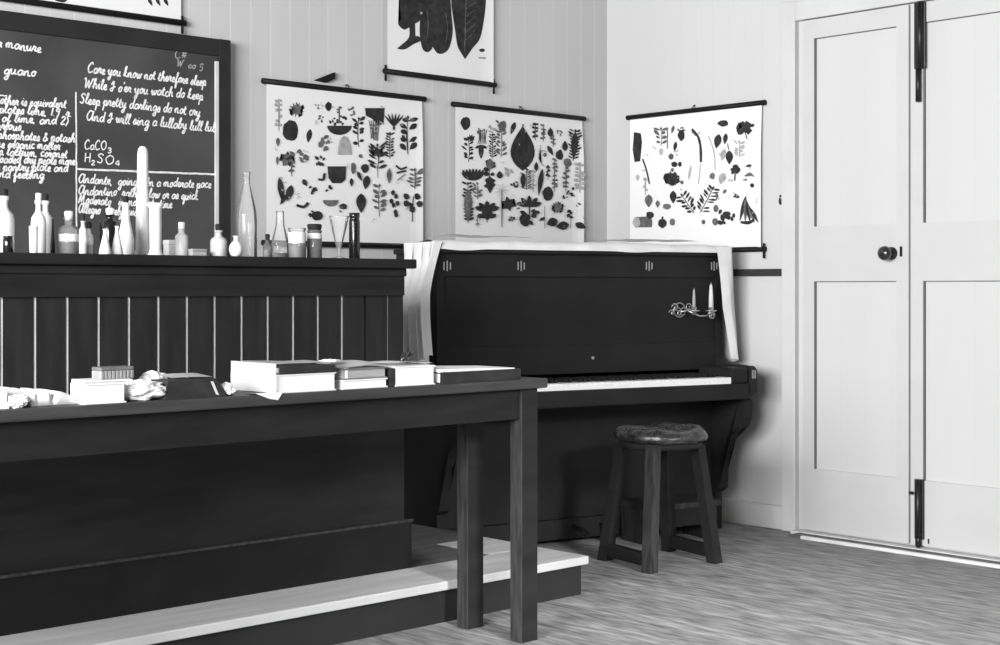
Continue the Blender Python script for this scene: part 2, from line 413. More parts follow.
for sgn in (-1, 1):
    pts = [(l2+sgn*(.02-.0012*k)*math.cos(.6*k), -.05-.001*k, z2-.02+(.02-.0012*k)*math.sin(.6*k)) for k in range(13)]; tube(bm, pts, .0025, 6)
obj('sconce_arm', bm, 'brass', s1)
for lx, lz, zt, r, m_, lab in ((l2, z2+.016, plocal(711, 284, -.05)[1], .010, 'wax', 'short pale tapering candle in the sconce, nearer the piano right end'),
                         (l3, z3+.016, plocal(694, 289, -.05)[1], .007, 'paper3', 'thin dim grey candle in the sconce, left of the paler candle')):
    bm = NB(); lathe(bm, [(0, 0), (r, 0), (r*.9, (zt-lz)*.5), (r*.55, zt-lz-.004), (0, zt-lz)], 14)
    tube(bm, [(0, 0, zt-lz-.002), (.001, 0, zt-lz+.006)], .001, 5)
    o = obj('candle', bm, m_); tag(o, lab, 'candle')
    o.location = (PO.x+lx*UX+.05*UY, PO.y+lx*UY-.05*UX, lz)

# cloth over the piano top, hanging at both ends
ck = thing('piano_cover', 'white cotton cloth laid over the piano top, hanging in folds at both ends', 'cloth', PO, PA)
def grid(bm, fn, nu, nv, mi=0):
    g = [[bm.verts.new(fn(i/nu, j/nv)) for j in range(nv+1)] for i in range(nu+1)]
    for i in range(nu):
        for j in range(nv):
            f_ = bm.faces.new((g[i][j], g[i+1][j], g[i+1][j+1], g[i][j+1])); f_.smooth = True; f_.material_index = mi
def fn_top(u, v):
    x = -.03+u*(PW+.06)
    w = noise.noise(Vector((x*7, v*3, 0)))*.006
    if v < .18:
        k = v/.18; return (x, -.030-.002*math.sin(x*30), 1.196-.016*(1-k)-.008*max(0, noise.noise(Vector((x*5, 1, 4))))*(1-k))
    k = (v-.18)/.82
    return (x, -.030+k*.38, 1.197+.008+w+.016*math.exp(-((k-.12)/.15)**2)*(.6+.4*noise.noise(Vector((x*4, 9, 2)))))
bm = NB(); grid(bm, fn_top, 120, 24); obj('top_cloth', bm, 'cloth', ck)
def fn_left(ua, ub, k0):          # one hanging tail of the cloth, v downwards
    def fn(t, v):
        s_ = 2*t-1; g = min(1, v*2.2)
        u = (ua+ub)/2+s_*(ub-ua)/2*(1-.40*g)
        z = 1.207-v*(.485+.012*math.sin(k0*2.1)-(.05 if ub < .25 else 0))+.008*math.sin(t*7+k0)*v
        if u < .12: x, y = .035*(1-u/.12)*(1-g)-.034, -.040
        else: x, y = -.034, -.040+(u-.12)/.88*.26*(1-.30*v)
        bul = .04*(1-s_*s_)*g+.010*math.sin(min(1, v)*PI)
        return (x-bul, y+.010*math.sin(v*4+k0)*v+.015*v, z)
    return fn
bm = NB()
for k_, (ua, ub) in enumerate(((0, .21), (.21, .44), (.44, .72), (.72, 1))): grid(bm, fn_left(ua, ub, k_*1.7), 16, 30)
bmesh.ops.remove_doubles(bm, verts=[v for v in bm.verts if v.co.z > 1.2], dist=.002)
obj('left_fall', bm, 'cloth', ck)
def fn_right(u, v):
    # strip wraps the front right corner, flaring outward as it hangs
    a = u
    z = 1.205-v*(.50-.04*abs(u-.6))
    flare = .05*v**1.1+.03*max(0, v-.55)
    if a < .25:
        k = a/.25; x, y = PW-.055+k*.08*(1-.3*v), -.036-.006*v
    else:
        k = (a-.25)/.75; x, y = PW+.026, -.036+k*.22
    f_ = .013*math.sin(u*17)*min(1, v*2.5)
    if a < .25 and v > .55: x += .05*(v-.55)
    return (x+flare+f_+.012*math.sin(v*PI), y-.3*f_+.02*v, z)
bm = NB(); grid(bm, fn_right, 48, 30); obj('right_fall', bm, 'cloth', ck)

def place_on_piano(o, lx, ly, z, rz=0):
    o.location = (PO.x+lx*UX-ly*UY, PO.y+lx*UY+ly*UX, z); o.rotation_euler = (0, 0, PA+rz)
def sheet(w, d, amp, seed, th=.0012):
    bm = NB()
    def fn(u, v):
        x, y = (u-.5)*w, (v-.5)*d
        return (x, y, amp*(.5+.5*noise.noise(Vector((x*9+seed, y*9, seed)))) )
    grid(bm, fn, 14, 10); r = bmesh.ops.solidify(bm, geom=list(bm.faces), thickness=th)
    return bm
o = obj('paper_sheet', sheet(.42, .26, .012, 3.1), 'paper'); tag(o, 'loose flat paper sheets lying at the right end of the piano top', 'paper'); place_on_piano(o, 1.06, .12, 1.226, .1)
o = obj('paper_sheet', sheet(.36, .2, .014, 5.7), 'paper'); tag(o, 'long pale paper lying on the left end of the piano top', 'paper'); place_on_piano(o, .26, .12, 1.228, -.08)

# ------------------------------------------------------------------ chalkboard
BY = -.045
bx1, bx0, bz1, bz0 = -2.128, -3.75, 1.964, .98
cb = thing('chalkboard', 'large dark framed chalkboard covered in handwriting behind the bottles', 'chalkboard', (0, 0, 0))
bm = NB(); box(bm, bx0+.04, bx1-.03, -.035, 0, bz0+.04, bz1-.03); obj('board', bm, 'slate', cb)
bm = NB()
box(bm, bx1-.052, bx1, BY, 0, bz0, bz1, 0, .003); box(bm, bx0, bx0+.052, BY, 0, bz0, bz1, 0, .003)
box(bm, bx0+.05, bx1-.05, BY+.0012, 0, bz1-.065, bz1-.001, 0, .003); box(bm, bx0+.05, bx1-.05, BY+.0012, 0, bz0+.001, bz0+.06, 0, .003)
box(bm, bx1-.066, bx1-.050, -.042, -.034, bz0+.05, bz1-.085, 1)  # pale strip paints the light caught by the inner bevel
obj('board_frame', bm, ['frame', 'framelit'], cb)

# single-stroke handwriting, x-height 1
GL = {
'a': (.95, [[(.75,.85),(.45,1),(.15,.6),(.2,.1),(.5,.05),(.72,.5),(.78,1)], [(.78,1),(.75,.3),(.95,.05)]]),
'b': (.8, [[(.0,.2),(.3,1.2),(.42,2),(.22,1.9),(.15,.2),(.4,0),(.62,.4),(.5,.85),(.8,.75)]]),
'c': (.75, [[(.65,.8),(.4,1),(.12,.55),(.3,.02),(.75,.15)]]),
'd': (.95, [[(.72,.8),(.42,1),(.12,.5),(.3,.02),(.65,.4),(.85,2)], [(.85,2),(.75,.3),(.95,.05)]]),
'e': (.72, [[(.0,.2),(.5,.6),(.45,.95),(.2,.85),(.12,.3),(.35,0),(.72,.2)]]),
'f': (.65, [[(0,.2),(.35,1.2),(.5,1.95),(.3,1.8),(.2,-.8),(.35,-.9),(.4,0),(.65,.3)]]),
'g': (.9, [[(.72,.8),(.42,1),(.12,.5),(.3,.05),(.65,.4),(.76,1)], [(.76,1),(.68,-.7),(.4,-1),(.25,-.7),(.9,.15)]]),
'h': (.9, [[(0,.2),(.35,1.5),(.4,2),(.2,1.7),(.12,0)], [(.14,.5),(.45,1),(.62,.7),(.62,.15),(.9,.1)]]),
'i': (.5, [[(0,.2),(.22,1),(.2,.15),(.5,.1)], [(.28,1.4),(.32,1.48)]]),
'j': (.5, [[(0,.2),(.3,1),(.2,-.8),(0,-.7),(.5,.1)], [(.33,1.4),(.36,1.48)]]),
'k': (.85, [[(0,.2),(.35,1.5),(.4,2),(.2,1.7),(.12,0)], [(.15,.4),(.5,1),(.25,.5),(.55,.05),(.85,.1)]]),
'l': (.5, [[(0,.2),(.35,1.4),(.36,2),(.18,1.7),(.16,.2),(.5,.1)]]),
'm': (1.25, [[(0,.3),(.12,.95),(.12,0)], [(.14,.6),(.38,1),(.48,.7),(.46,0)], [(.48,.6),(.75,1),(.88,.6),(.9,.1),(1.25,.1)]]),
'n': (.95, [[(0,.3),(.12,.95),(.12,0)], [(.14,.6),(.45,1),(.58,.6),(.6,.1),(.95,.1)]]),
'o': (.8, [[(.45,1),(.14,.6),(.25,.05),(.55,.15),(.62,.7),(.42,1),(.8,.8)]]),
'p': (.85, [[(0,.3),(.2,1),(.1,-1)], [(.16,.6),(.45,1),(.65,.6),(.45,.05),(.2,.15)], [(.45,.05),(.85,.1)]]),
'q': (.85, [[(.7,.8),(.4,1),(.12,.5),(.3,.05),(.62,.5),(.72,1)], [(.72,1),(.62,-1),(.8,-.6),(.85,.1)]]),
'r': (.7, [[(0,.2),(.2,1.1),(.28,.85),(.52,.9),(.4,.2),(.7,.1)]]),
's': (.65, [[(0,.15),(.35,1.05),(.5,.4),(.25,.0),(.1,.1)], [(.3,.0),(.65,.1)]]),
't': (.6, [[(0,.3),(.3,1.7),(.2,.2),(.6,.1)], [(.05,1.15),(.55,1.2)]]),
'u': (.95, [[(0,.5),(.12,1),(.15,.15),(.4,.05),(.62,.5),(.66,1)], [(.66,1),(.64,.15),(.95,.1)]]),
'v': (.8, [[(0,.5),(.15,1),(.3,.05),(.6,.9),(.8,.8)]]),
'w': (1.1, [[(0,.5),(.12,1),(.2,.1),(.42,.2),(.5,.9),(.58,.1),(.85,.3),(.9,.95),(1.1,.8)]]),
'x': (.8, [[(0,.2),(.2,1),(.6,0),(.8,.1)], [(.65,1),(.1,0)]]),
'y': (.9, [[(0,.5),(.12,1),(.18,.2),(.45,.1),(.68,1)], [(.7,1),(.58,-.7),(.35,-1),(.2,-.7),(.9,.15)]]),
'z': (.75, [[(.05,.9),(.6,.95),(.1,.05),(.5,.0),(.4,-.6),(.75,.1)]]),
'A': (1.35, [[(1.05,1.6),(.5,1.9),(.1,.9),(.4,.0),(.85,.5),(1.1,1.9)], [(1.1,1.9),(1.05,.2),(1.35,.1)]]),
'C': (1.2, [[(1.0,1.6),(.7,2),(.15,1.1),(.4,.02),(1.1,.3)]]),
'E': (1.0, [[(.9,1.8),(.4,1.9),(.3,1.2),(.7,1.05),(.15,.8),(.25,.05),(.9,.25)]]),
'F': (1.0, [[(.2,0),(.4,1.9),(1,1.95)], [(.25,1),(.8,1.05)]]),
'H': (1.2, [[(.15,0),(.2,1.9)], [(.95,0),(1,1.95)], [(.15,.95),(1,1)]]),
'I': (.9, [[(.1,1.2),(.5,1.95),(.5,.3),(.2,0),(.05,.4),(.9,.9)]]),
'M': (1.6, [[(.1,0),(.35,1.9),(.6,.3),(1,1.9),(1.15,.1),(1.6,.1)]]),
'O': (1.4, [[(.7,1.9),(.15,1.1),(.5,.0),(1.1,.5),(1.1,1.5),(.65,1.9)]]),
'S': (1.1, [[(.95,1.6),(.6,1.95),(.25,1.5),(.75,.8),(.6,.05),(.1,.3)]]),
'W': (1.7, [[(.05,1.7),(.3,1.9),(.45,.05),(.85,1.6),(1.0,.05),(1.5,1.9),(1.7,1.7)]]),
'2': (.8, [[(.1,1.4),(.4,1.8),(.65,1.3),(.1,.05),(.75,.1)]]),
'3': (.8, [[(.1,1.6),(.5,1.8),(.6,1.2),(.3,.95),(.65,.6),(.4,.0),(.1,.2)]]),
'4': (.9, [[(.6,0),(.6,1.8),(.05,.6),(.85,.6)]]),
'1': (.5, [[(.25,0),(.35,1.8)]]), '9': (.8, [[(.6,1.4),(.3,1.8),(.1,1.2),(.5,1),(.65,1.6),(.5,0)]]),
'5': (.8, [[(.7,1.8),(.2,1.8),(.15,1.1),(.6,1),(.5,.1),(.1,.1)]]),
'.': (.4, [[(.1,0),(.16,.08)]]), ',': (.4, [[(.15,.1),(.05,-.3)]]), "'": (.3, [[(.2,2),(.15,1.6)]]),
')': (.5, [[(.1,2),(.4,1),(.1,-.2)]]), '&': (1, [[(.9,.1),(.3,1.5),(.6,1.6),(.1,.3),(.5,0),(.9,.7)]]), '=': (.9, [[(.1,.8),(.8,.8)], [(.1,.4),(.8,.4)]]),
'#': (.9, [[(.3,0),(.4,1.6)], [(.6,0),(.7,1.6)], [(.1,.5),(.9,.6)], [(.1,1.1),(.9,1.2)]]),
}
def spline(pts, n=4):
    if len(pts) < 3: return pts
    P = [pts[0]]+list(pts)+[pts[-1]]; out = []
    for i in range(1, len(P)-2):
        a, b_, c, d = P[i-1], P[i], P[i+1], P[i+2]
        for k in range(n):
            t_ = k/n
            out.append(tuple(.5*(2*b_[j]+(c[j]-a[j])*t_+(2*a[j]-5*b_[j]+4*c[j]-d[j])*t_*t_+(3*b_[j]-a[j]-3*c[j]+d[j])*t_**3) for j in (0, 1)))
    out.append(pts[-1]); return out
RB = [0]
def ribbon(bm, pts, w, y, mi=0):
    prev = None; RB[0] += 1; y -= (RB[0] % 60)*1.2e-5
    for i, q in enumerate(pts):
        a, c = pts[max(i-1, 0)], pts[min(i+1, len(pts)-1)]
        dx, dz = c[0]-a[0], c[1]-a[1]; l = math.hypot(dx, dz) or 1
        nx, nz = -dz/l*w/2, dx/l*w/2; y -= 5e-6
        v0, v1 = bm.verts.new((q[0]+nx, y, q[1]+nz)), bm.verts.new((q[0]-nx, y, q[1]-nz))
        if prev: bm.faces.new((prev[0], v0, v1, prev[1])).material_index = mi
        prev = (v0, v1)
WY = -.0358
def write(bm, text, p0, p1, xh, w=.0054, slant=.3, mi=0, wob=.002):
    """text from pixel p0 to p1 (baseline ends on the board), x-height xh in metres"""
    x0, z0 = ony(p0[0], p0[1], WY); x1, z1 = ony(p1[0], p1[1], WY)
    tot = sum((GL[c][0] if c in GL else .55) for c in text)
    sx = (x1-x0)/tot; x = x0
    for c in text:
        if c not in GL: x += .55*sx; continue
        wd, strokes = GL[c]; jz = random.uniform(-wob, wob)
        for st in strokes:
            pts = [(x+px*sx+pz*xh*slant*.6, z0+(z1-z0)*(x-x0)/(x1-x0)+jz+pz*xh) for px, pz in spline(st)]
            ribbon(bm, pts, w, WY, mi)
        x += wd*sx
bm = NB()
write(bm, "Care you know not therefore sleep", (87, 72), (206, 86), .018)
write(bm, "While I o'er you watch do keep", (83, 87.5), (203, 100), .018)
write(bm, "Sleep pretty darlings do not cry", (79, 103), (200, 116), .018)
write(bm, "And I will sing a lullaby lull lull", (86, 120), (217, 132), .018)
write(bm, "CaCO", (84, 149), (107, 150.5), .017, .0045, .1); write(bm, "3", (107, 153), (112, 153), .010, .004, .1)
write(bm, "H", (84, 162), (91, 162), .017, .0045, .1); write(bm, "2", (91, 165), (95, 165), .009, .004, .1)
write(bm, "SO", (96, 163), (115, 164), .017, .0045, .1); write(bm, "4", (115, 166), (120, 166), .010, .004, .1)
write(bm, "Andante,  going   In a moderate pace", (78, 183), (211, 188), .0165)
write(bm, "Andantino  rather slow or as quick", (78, 194), (198, 200), .0165)
write(bm, "Moderato   in moderate time", (78, 203.5), (172, 208), .0165)
write(bm, "Allegro   lively quick", (78, 213), (140, 216), .0165)
write(bm, "made a manure", (-34, 42), (41, 53), .017); write(bm, "is = guano", (-20, 71), (36, 77), .017)
for txt, a, c in (("Another is equivalent", (-12, 103), (66, 108)), ("weight of plates lime, 1.9 Dr.", (-46, 110), (72, 117)),
                ("a salt of lime, and 2)", (-30, 120), (68, 125)), ("to spurious", (-24, 128), (21, 130.5)),
                ("makes phosphates & potash", (-30, 137.5), (75, 142)), ("and some organic matter", (-30, 146), (60, 150)),
                ("when tin lactium, coronet", (-30, 154), (67, 157.5)), ("also by, loaded dry peats more", (-34, 161), (75, 165)),
                ("use like pantry plate and", (-30, 169.5), (68, 171.5)), ("best and feeding", (-26, 176.5), (44, 178.5))):
    write(bm, txt, a, c, .0155)
for a, c, wd in (((76, 92), (76.5, 236), .006), ((76, 169), (218, 174.5), .007), ((-20, 93.5), (7, 96), .004)):
    A_, B_ = ony(*a, WY), ony(*c, WY); n_ = 24
    ribbon(bm, [(A_[0]+(B_[0]-A_[0])*k/n_+random.uniform(-1, 1)*.0008, A_[1]+(B_[1]-A_[1])*k/n_+random.uniform(-1, 1)*.0008) for k in range(n_+1)], wd, WY)
obj('chalk_writing', bm, ['chalk'], cb)
bm = NB(); write(bm, "C#", (174, 58), (186, 58), .016, .004); write(bm, "W", (176, 67), (183, 69), .014, .004); write(bm, "so 5", (188, 68), (203, 71), .014, .004)
obj('faint_chalk_writing', bm, ['chalkdim'], cb)

# ------------------------------------------------------------------ botanical wall charts
class Prints:
    """collects flat printed shapes; (u, v) are zoomed photo measurements turned into chart metres by conv"""
    def __init__(s, conv, k, mesh): s.conv, s.k, s.bm, s.n = conv, k, mesh, 0
    def poly(s, pts, tone):
        s.n += 1; off = .0012+.00002*s.n
        vs = []
        for q in pts:
            a, z = s.conv(*q); vs.append(s.bm.verts.new(s.k(a, off, z)))
        f_ = s.bm.faces.new(vs); f_.material_index = 1+tone
        bmesh.ops.triangulate(s.bm, faces=[f_])
    def leaf(s, x, y, w, h, ang=0, tone=0, jag=0):
        ca, sa = math.cos(math.radians(ang)), math.sin(math.radians(ang)); pts = []
        n_ = 9
        for sd in (1, -1):
            for i in range(n_):
                t_ = i/n_ if sd > 0 else 1-i/n_
                r = w/2*math.sin(PI*t_**.8)*(1+jag*(1 if i % 2 else -1))
                a, b_ = sd*r, (t_-.5)*h
                pts.append((x+a*ca-b_*sa, y+a*sa+b_*ca))
        s.poly(pts, tone)
    def blob(s, x, y, rx, ry=None, tone=0, rough=.12):
        ry = ry or rx; ph = random.random()*9
        s.poly([(x+rx*math.cos(a)*(1+rough*noise.noise(Vector((math.cos(a)*1.7+ph, math.sin(a)*1.7, ph)))*2), y+ry*math.sin(a)*(1+rough*noise.noise(Vector((math.cos(a)*1.7+ph, math.sin(a)*1.7, ph)))*2)) for a in [2*PI*i/18 for i in range(18)]], tone)
    def star(s, x, y, r, n_=8, tone=0, inner=.45):
        s.poly([(x+(r if i % 2 == 0 else r*inner)*math.cos(PI*i/n_+.3), y+(r if i % 2 == 0 else r*inner)*math.sin(PI*i/n_+.3)) for i in range(2*n_)], tone)
    def line(s, pts, w=2, tone=0):
        pts = spline(pts, 3); top, bot = [], []
        for i, q in enumerate(pts):
            a, c = pts[max(i-1, 0)], pts[min(i+1, len(pts)-1)]; dx, dy = c[0]-a[0], c[1]-a[1]; l = math.hypot(dx, dy) or 1
            top.append((q[0]-dy/l*w/2, q[1]+dx/l*w/2)); bot.append((q[0]+dy/l*w/2, q[1]-dx/l*w/2))
        s.poly(top+bot[::-1], tone)
    def sprig(s, x, y, w, h, n_=5, tone=0, ang=0, lw=None, j=1.0):
        ca, sa = math.cos(math.radians(ang)), math.sin(math.radians(ang))
        R_ = lambda a, b_: (x+a*ca-b_*sa, y+a*sa+b_*ca)
        s.line([R_(0, -h/2), R_(w*.09*j*random.choice((-1, 1)), 0), R_(0, h/2)], 2.2, tone)
        for i in range(n_):
            t_ = -h/2+h*(i+.3)/(n_+.2)
            for sd in (-1, 1):
                if j and random.random() < .12: continue
                g = random.uniform(.7, 1.25); a, b_ = R_(sd*w*.27*g, t_-h*.03+j*random.uniform(-.3, .3)*h/n_)
                s.leaf(a, b_, (lw or h/n_*.62)*random.uniform(.75, 1.35), w*.52*g, ang+sd*(62+j*random.uniform(-22, 16)), tone)
        a, b_ = R_(0, -h/2); s.leaf(a, b_, 7, 12, ang, tone)
    def cluster(s, x, y, r, n_=5, tone=0):
        for i in range(n_):
            a = random.random()*6.3; d = r*random.uniform(.2, .8); q = random.uniform(.25, .45)*r
            s.leaf(x+d*math.cos(a), y+d*math.sin(a), q, q*1.8, random.uniform(0, 180), tone)
    def shape(s, pts, tone=0):
        n_ = len(pts); out = []
        for i in range(n_):
            a, b_, c, d = pts[i-1], pts[i], pts[(i+1) % n_], pts[(i+2) % n_]
            for k in range(4):
                t_ = k/4
                out.append(tuple(.5*(2*b_[q]+(c[q]-a[q])*t_+(2*a[q]-5*b_[q]+4*c[q]-d[q])*t_*t_+(3*b_[q]-a[q]-3*c[q]+d[q])*t_**3) for q in (0, 1)))
        s.poly(out, tone)
    def dome(s, x, y, w, h, tone=0, up=False):
        pts = [(x+w/2*math.cos(a), y+(-1 if up else 1)*h*math.sin(a)) for a in [PI*i/12 for i in range(13)]]; s.poly(pts, tone)
    def plant(s, x, y, w, h, tone=0):
        s.line([(x, y+h/2), (x+2, y), (x, y-h*.3)], 3, tone)
        for a in (-70, -38, 0, 38, 70): s.leaf(x+w*.32*math.sin(math.radians(a)), y-h*.18*math.cos(math.radians(a))+h*.02, w*.2, h*.42, a, tone)
        for a in (-60, 60): s.leaf(x+w*.25*(1 if a > 0 else -1), y+h*.25, w*.18, h*.3, a, tone)
    def fern(s, x, y, w, h, ang=0, tone=0, n_=8): s.sprig(x, y, w, h, n_, tone, ang, h/n_*.6, .25)

def chart(name, label, wall, a0, a1, zt, zb, bottom_rod, pegs, zt_rod=True, curl=.0):
    """wall 'y' (back wall, a = x) or 'x' (right wall, a = y); a0<a1"""
    t_ = thing(name, label, 'wall chart', group=None)
    K = (lambda a, off, z: (a, -.014-off-curl_at(a, z), z)) if wall == 'y' else (lambda a, off, z: (-.014-off-curl_at(a, z), a, z))
    def curl_at(a, z):
        e = max(0, (a-(a1-.10))/.10) if wall == 'y' else max(0, ((a0+.10)-a)/.10)
        return curl*e*e*max(0, min(1, (zt-z)/.2))
    bm = NB(); nu, nv = 24, 10; ins = .018
    g = [[bm.verts.new(K(a0+ins+(a1-a0-2*ins)*i/nu, 0, zb+(zt-zb)*j/nv)) for j in range(nv+1)] for i in range(nu+1)]
    for i in range(nu):
        for j in range(nv): bm.faces.new((g[i][j], g[i+1][j], g[i+1][j+1], g[i][j+1]))
    rods = ([zt] if zt_rod else [])+([zb] if bottom_rod else [])
    for z in rods:
        r = NB(); P0, P1 = ((a0, -.014, z), (a1, -.014, z)) if wall == 'y' else ((-.014, a0, z), (-.014, a1, z))
        tube(r, [P0, P1], .0115, 10)
        if z == zb and pegs:
            for a in pegs:
                A_ = (a, -.016) if wall == 'y' else (-.016, a)
                tube(r, [(A_[0], A_[1], z+.025), (A_[0], A_[1], z-.04)], [.005, .0055], 6)
        obj('rod', r, 'black', t_)
        if z == zt:
            r = NB(); am = (a0+a1)/2; Q = (lambda d, zz: (am+d, -.012, zz)) if wall == 'y' else (lambda d, zz: (-.012, am+d, zz))
            tube(r, [Q(-.02, z), Q(0, z+.022), Q(.02, z)], .002, 5); tube(r, [Q(0, z+.022), (am, 0, z+.024) if wall == 'y' else (0, am, z+.024)], .003, 5)
            obj('hanging_loop', r, 'iron', t_)
    return t_, bm, K
def finish(t_, bm): 
    me_o = obj('printed_sheet', bm, ['chart', 'ink0', 'ink1', 'ink2'], t_); return me_o

t1, bm, K = chart('botanical_chart', 'largest plant chart, hung beside the chalkboard with bottles before its lower edge', 'y', -1.966, -1.146, 1.83, 1.205, True, None, True, .012)
P = Prints(lambda u, v: ony(240+u/3.225, 60+v/3.225, -.014), K, bm)
P.sprig(125, 180, 24, 100, 6, 2); P.star(182, 160, 26, 13, 1, .5); P.blob(163, 228, 27, 32, 0); P.leaf(222, 245, 18, 45, 10, 0); P.blob(285, 150, 10, 15); P.cluster(245, 155, 14, 4, 1); P.cluster(258, 190, 16, 4, 1)
P.dome(320, 212, 80, 30); P.cluster(305, 196, 20, 6); P.cluster(335, 194, 20, 6); P.sprig(320, 180, 20, 50, 4, 1); P.cluster(362, 165, 20, 6, 1); P.sprig(382, 235, 42, 90, 6, 0)
P.poly([(402,155),(465,155),(462,205),(445,212),(425,190),(405,180)], 0); 
for k in range(6): P.line([(415+k*7, 195), (420+k*5, 225), (422+k*4, 258+random.uniform(-10, 8))], 2.5, 1)
P.sprig(430, 235, 26, 50, 4, 1)
for k in range(6): P.leaf(495+(k-2.5)*5, 200, 6, 60, (k-2.5)*16, 0)
P.fern(482, 278, 30, 80, 0, 0, 9); P.sprig(540, 245, 50, 120, 5, 0); P.cluster(520, 245, 18, 5); P.cluster(562, 265, 16, 5); P.cluster(545, 190, 16, 5, 1)
P.star(150, 320, 26, 7, 0, .6); P.cluster(150, 318, 30, 7, 1); P.sprig(165, 350, 16, 50, 3, 1); P.cluster(193, 312, 26, 8, 1); P.leaf(120, 265, 12, 30, 0, 1); P.leaf(118, 325, 8, 30, 0, 1)
P.cluster(275, 270, 28, 9, 1); P.poly([(280,343),(340,343),(338,385),(325,397),(295,397),(283,380)], 0)
P.dome(335, 305, 44, 60, 2, True); P.line([(330,250),(335,285),(332,305)], 3, 2); P.cluster(250, 330, 26, 7, 0); P.line([(250,385),(268,385),(270,365)], 7, 0); P.leaf(207, 396, 16, 26, -30); P.leaf(235, 420, 12, 26, 40)
P.leaf(130, 420, 20, 85, -8); P.leaf(157, 430, 24, 55, 15); P.leaf(137, 450, 14, 40, 30); P.cluster(232, 420, 18, 5); P.cluster(283, 412, 18, 5); P.line([(180,468),(203,474),(218,460)], 9, 0); P.blob(245, 503, 18, 15); P.cluster(228, 498, 16, 5)
P.dome(290, 452, 50, 20, 1); P.blob(330, 472, 12, 9); P.cluster(320, 480, 16, 4, 1); P.leaf(388, 462, 32, 64, 0, 0); P.leaf(405, 395, 24, 46, 10, 0); P.leaf(383, 375, 12, 34, -25); P.leaf(357, 395, 12, 28, 0); P.blob(400, 350, 12, 14); P.blob(363, 348, 8, 18, 1); P.blob(386, 310, 6, 6, 1)
P.sprig(440, 315, 56, 80, 6, 0); P.line([(440,340),(442,380)], 2, 1); P.star(440, 298, 20, 6, 0); P.sprig(447, 455, 40, 100, 6, 1); P.leaf(478, 375, 16, 50, 0, 1); P.line([(500,340),(515,352),(535,345)], 6); P.line([(502,365),(518,360),(533,358)], 6); P.line([(505,388),(530,368)], 3, 1)
P.sprig(560, 385, 42, 62, 5, 1); 
for q in ((490,428),(500,440),(492,468),(505,462),(500,500),(485,455),(498,490)): P.blob(*q, 6, 8, 0)
P.line([(555,440),(553,480),(552,522)], 3)
for q in ((533,440),(567,440),(533,462),(573,465),(552,482),(545,470)): P.blob(*q, 9, 10)
for k in range(26): P.cluster(random.uniform(110, 580), random.uniform(140, 520), 9, 3, 2)
finish(t1, bm)

t2, bm, K = chart('botanical_chart', 'smaller plant chart left of the room corner with a big dark leaf at its middle', 'y', -.993, -.169, 1.823, 1.19, True, None, True, .02)
P = Prints(lambda u, v: ony(430+u/3.794, 90+v/3.794, -.014), K, bm)
P.blob(134, 127, 18, 24); P.star(155, 182, 16, 8, 0); P.sprig(145, 230, 46, 85, 6, 0); P.dome(193, 222, 46, 14, 0, True); P.leaf(193, 235, 20, 56); P.cluster(190, 150, 20, 5, 1)
for k in range(5): P.line([(180+k*8, 205), (188+k*5, 180), (183+k*8, 150)], 3, 1)
P.fern(237, 215, 28, 90, 0, 0, 10); P.sprig(268, 190, 40, 130, 9, 1); P.leaf(272, 140, 30, 50, 20, 1); P.cluster(235, 150, 24, 7, 2); P.leaf(313, 145, 18, 50, 20)
P.leaf(350, 222, 92, 170, 180, 0); P.line([(352,130),(350,160)], 5); P.line([(358,295),(372,305)], 6)
P.sprig(398, 160, 22, 60, 4, 0); P.sprig(428, 165, 20, 60, 5, 1); P.leaf(455, 160, 22, 36, 180); P.cluster(490, 165, 16, 6, 1); P.leaf(455, 230, 16, 44, -30); P.blob(490, 247, 15, 18); P.fern(545, 212, 44, 115, 4, 0, 10); P.leaf(545, 212, 24, 110, 4, 0); P.leaf(510, 212, 22, 40, 180); P.sprig(465, 195, 24, 40, 4, 1)
P.line([(412,245),(425,230),(440,235)], 4, 2); P.blob(434, 246, 7, 8, 1); P.blob(520, 275, 15, 16, 1); P.line([(418,210),(410,260),(430,290)], 3, 2)
P.dome(160, 312, 84, 32)
for k in range(7): P.leaf(128+k*11, 312-abs(k-3)*-1, 9, 30, (k-3)*10, 0)
P.sprig(225, 330, 40, 120, 5, 0); P.leaf(225, 360, 30, 66, 0); P.leaf(225, 280, 30, 44, 180, 1); P.leaf(262, 322, 24, 30, 180); P.cluster(290, 310, 26, 7, 2); P.cluster(320, 358, 22, 6, 0); P.fern(363, 345, 46, 70, 0, 1, 8); P.leaf(350, 345, 20, 60, 0, 0)
P.leaf(416, 350, 20, 105, 8); P.blob(443, 395, 20, 27); P.leaf(400, 290, 16, 36, 180); P.sprig(445, 315, 14, 50, 3); P.sprig(470, 325, 20, 120, 8, 1); P.sprig(512, 330, 24, 110, 6, 1); P.sprig(560, 335, 34, 110, 7, 2); P.sprig(388, 350, 16, 80, 5, 2)
P.fern(140, 430, 38, 150, 0, 0, 12); P.leaf(140, 440, 30, 130, 0, 1); P.sprig(175, 385, 36, 60, 5, 1); P.plant(212, 455, 90, 95); P.leaf(212, 470, 40, 50, 0); P.line([(268,380),(270,450),(268,520)], 3, 1)
for k in range(9): P.line([(268, 380), (268+26*math.cos(k*.7), 380+26*math.sin(k*.7))], 1.6, 2)
P.star(293, 432, 30, 6, 0, .55); P.star(305, 488, 14, 7, 1); P.plant(372, 440, 84, 110); P.blob(355, 492, 20, 24, 0); P.cluster(370, 475, 36, 8, 0); P.star(480, 445, 24, 14, 1, .6); P.line([(430,440),(430,525)], 2, 1); P.cluster(400, 475, 18, 5); P.cluster(330, 440, 16, 5, 1)
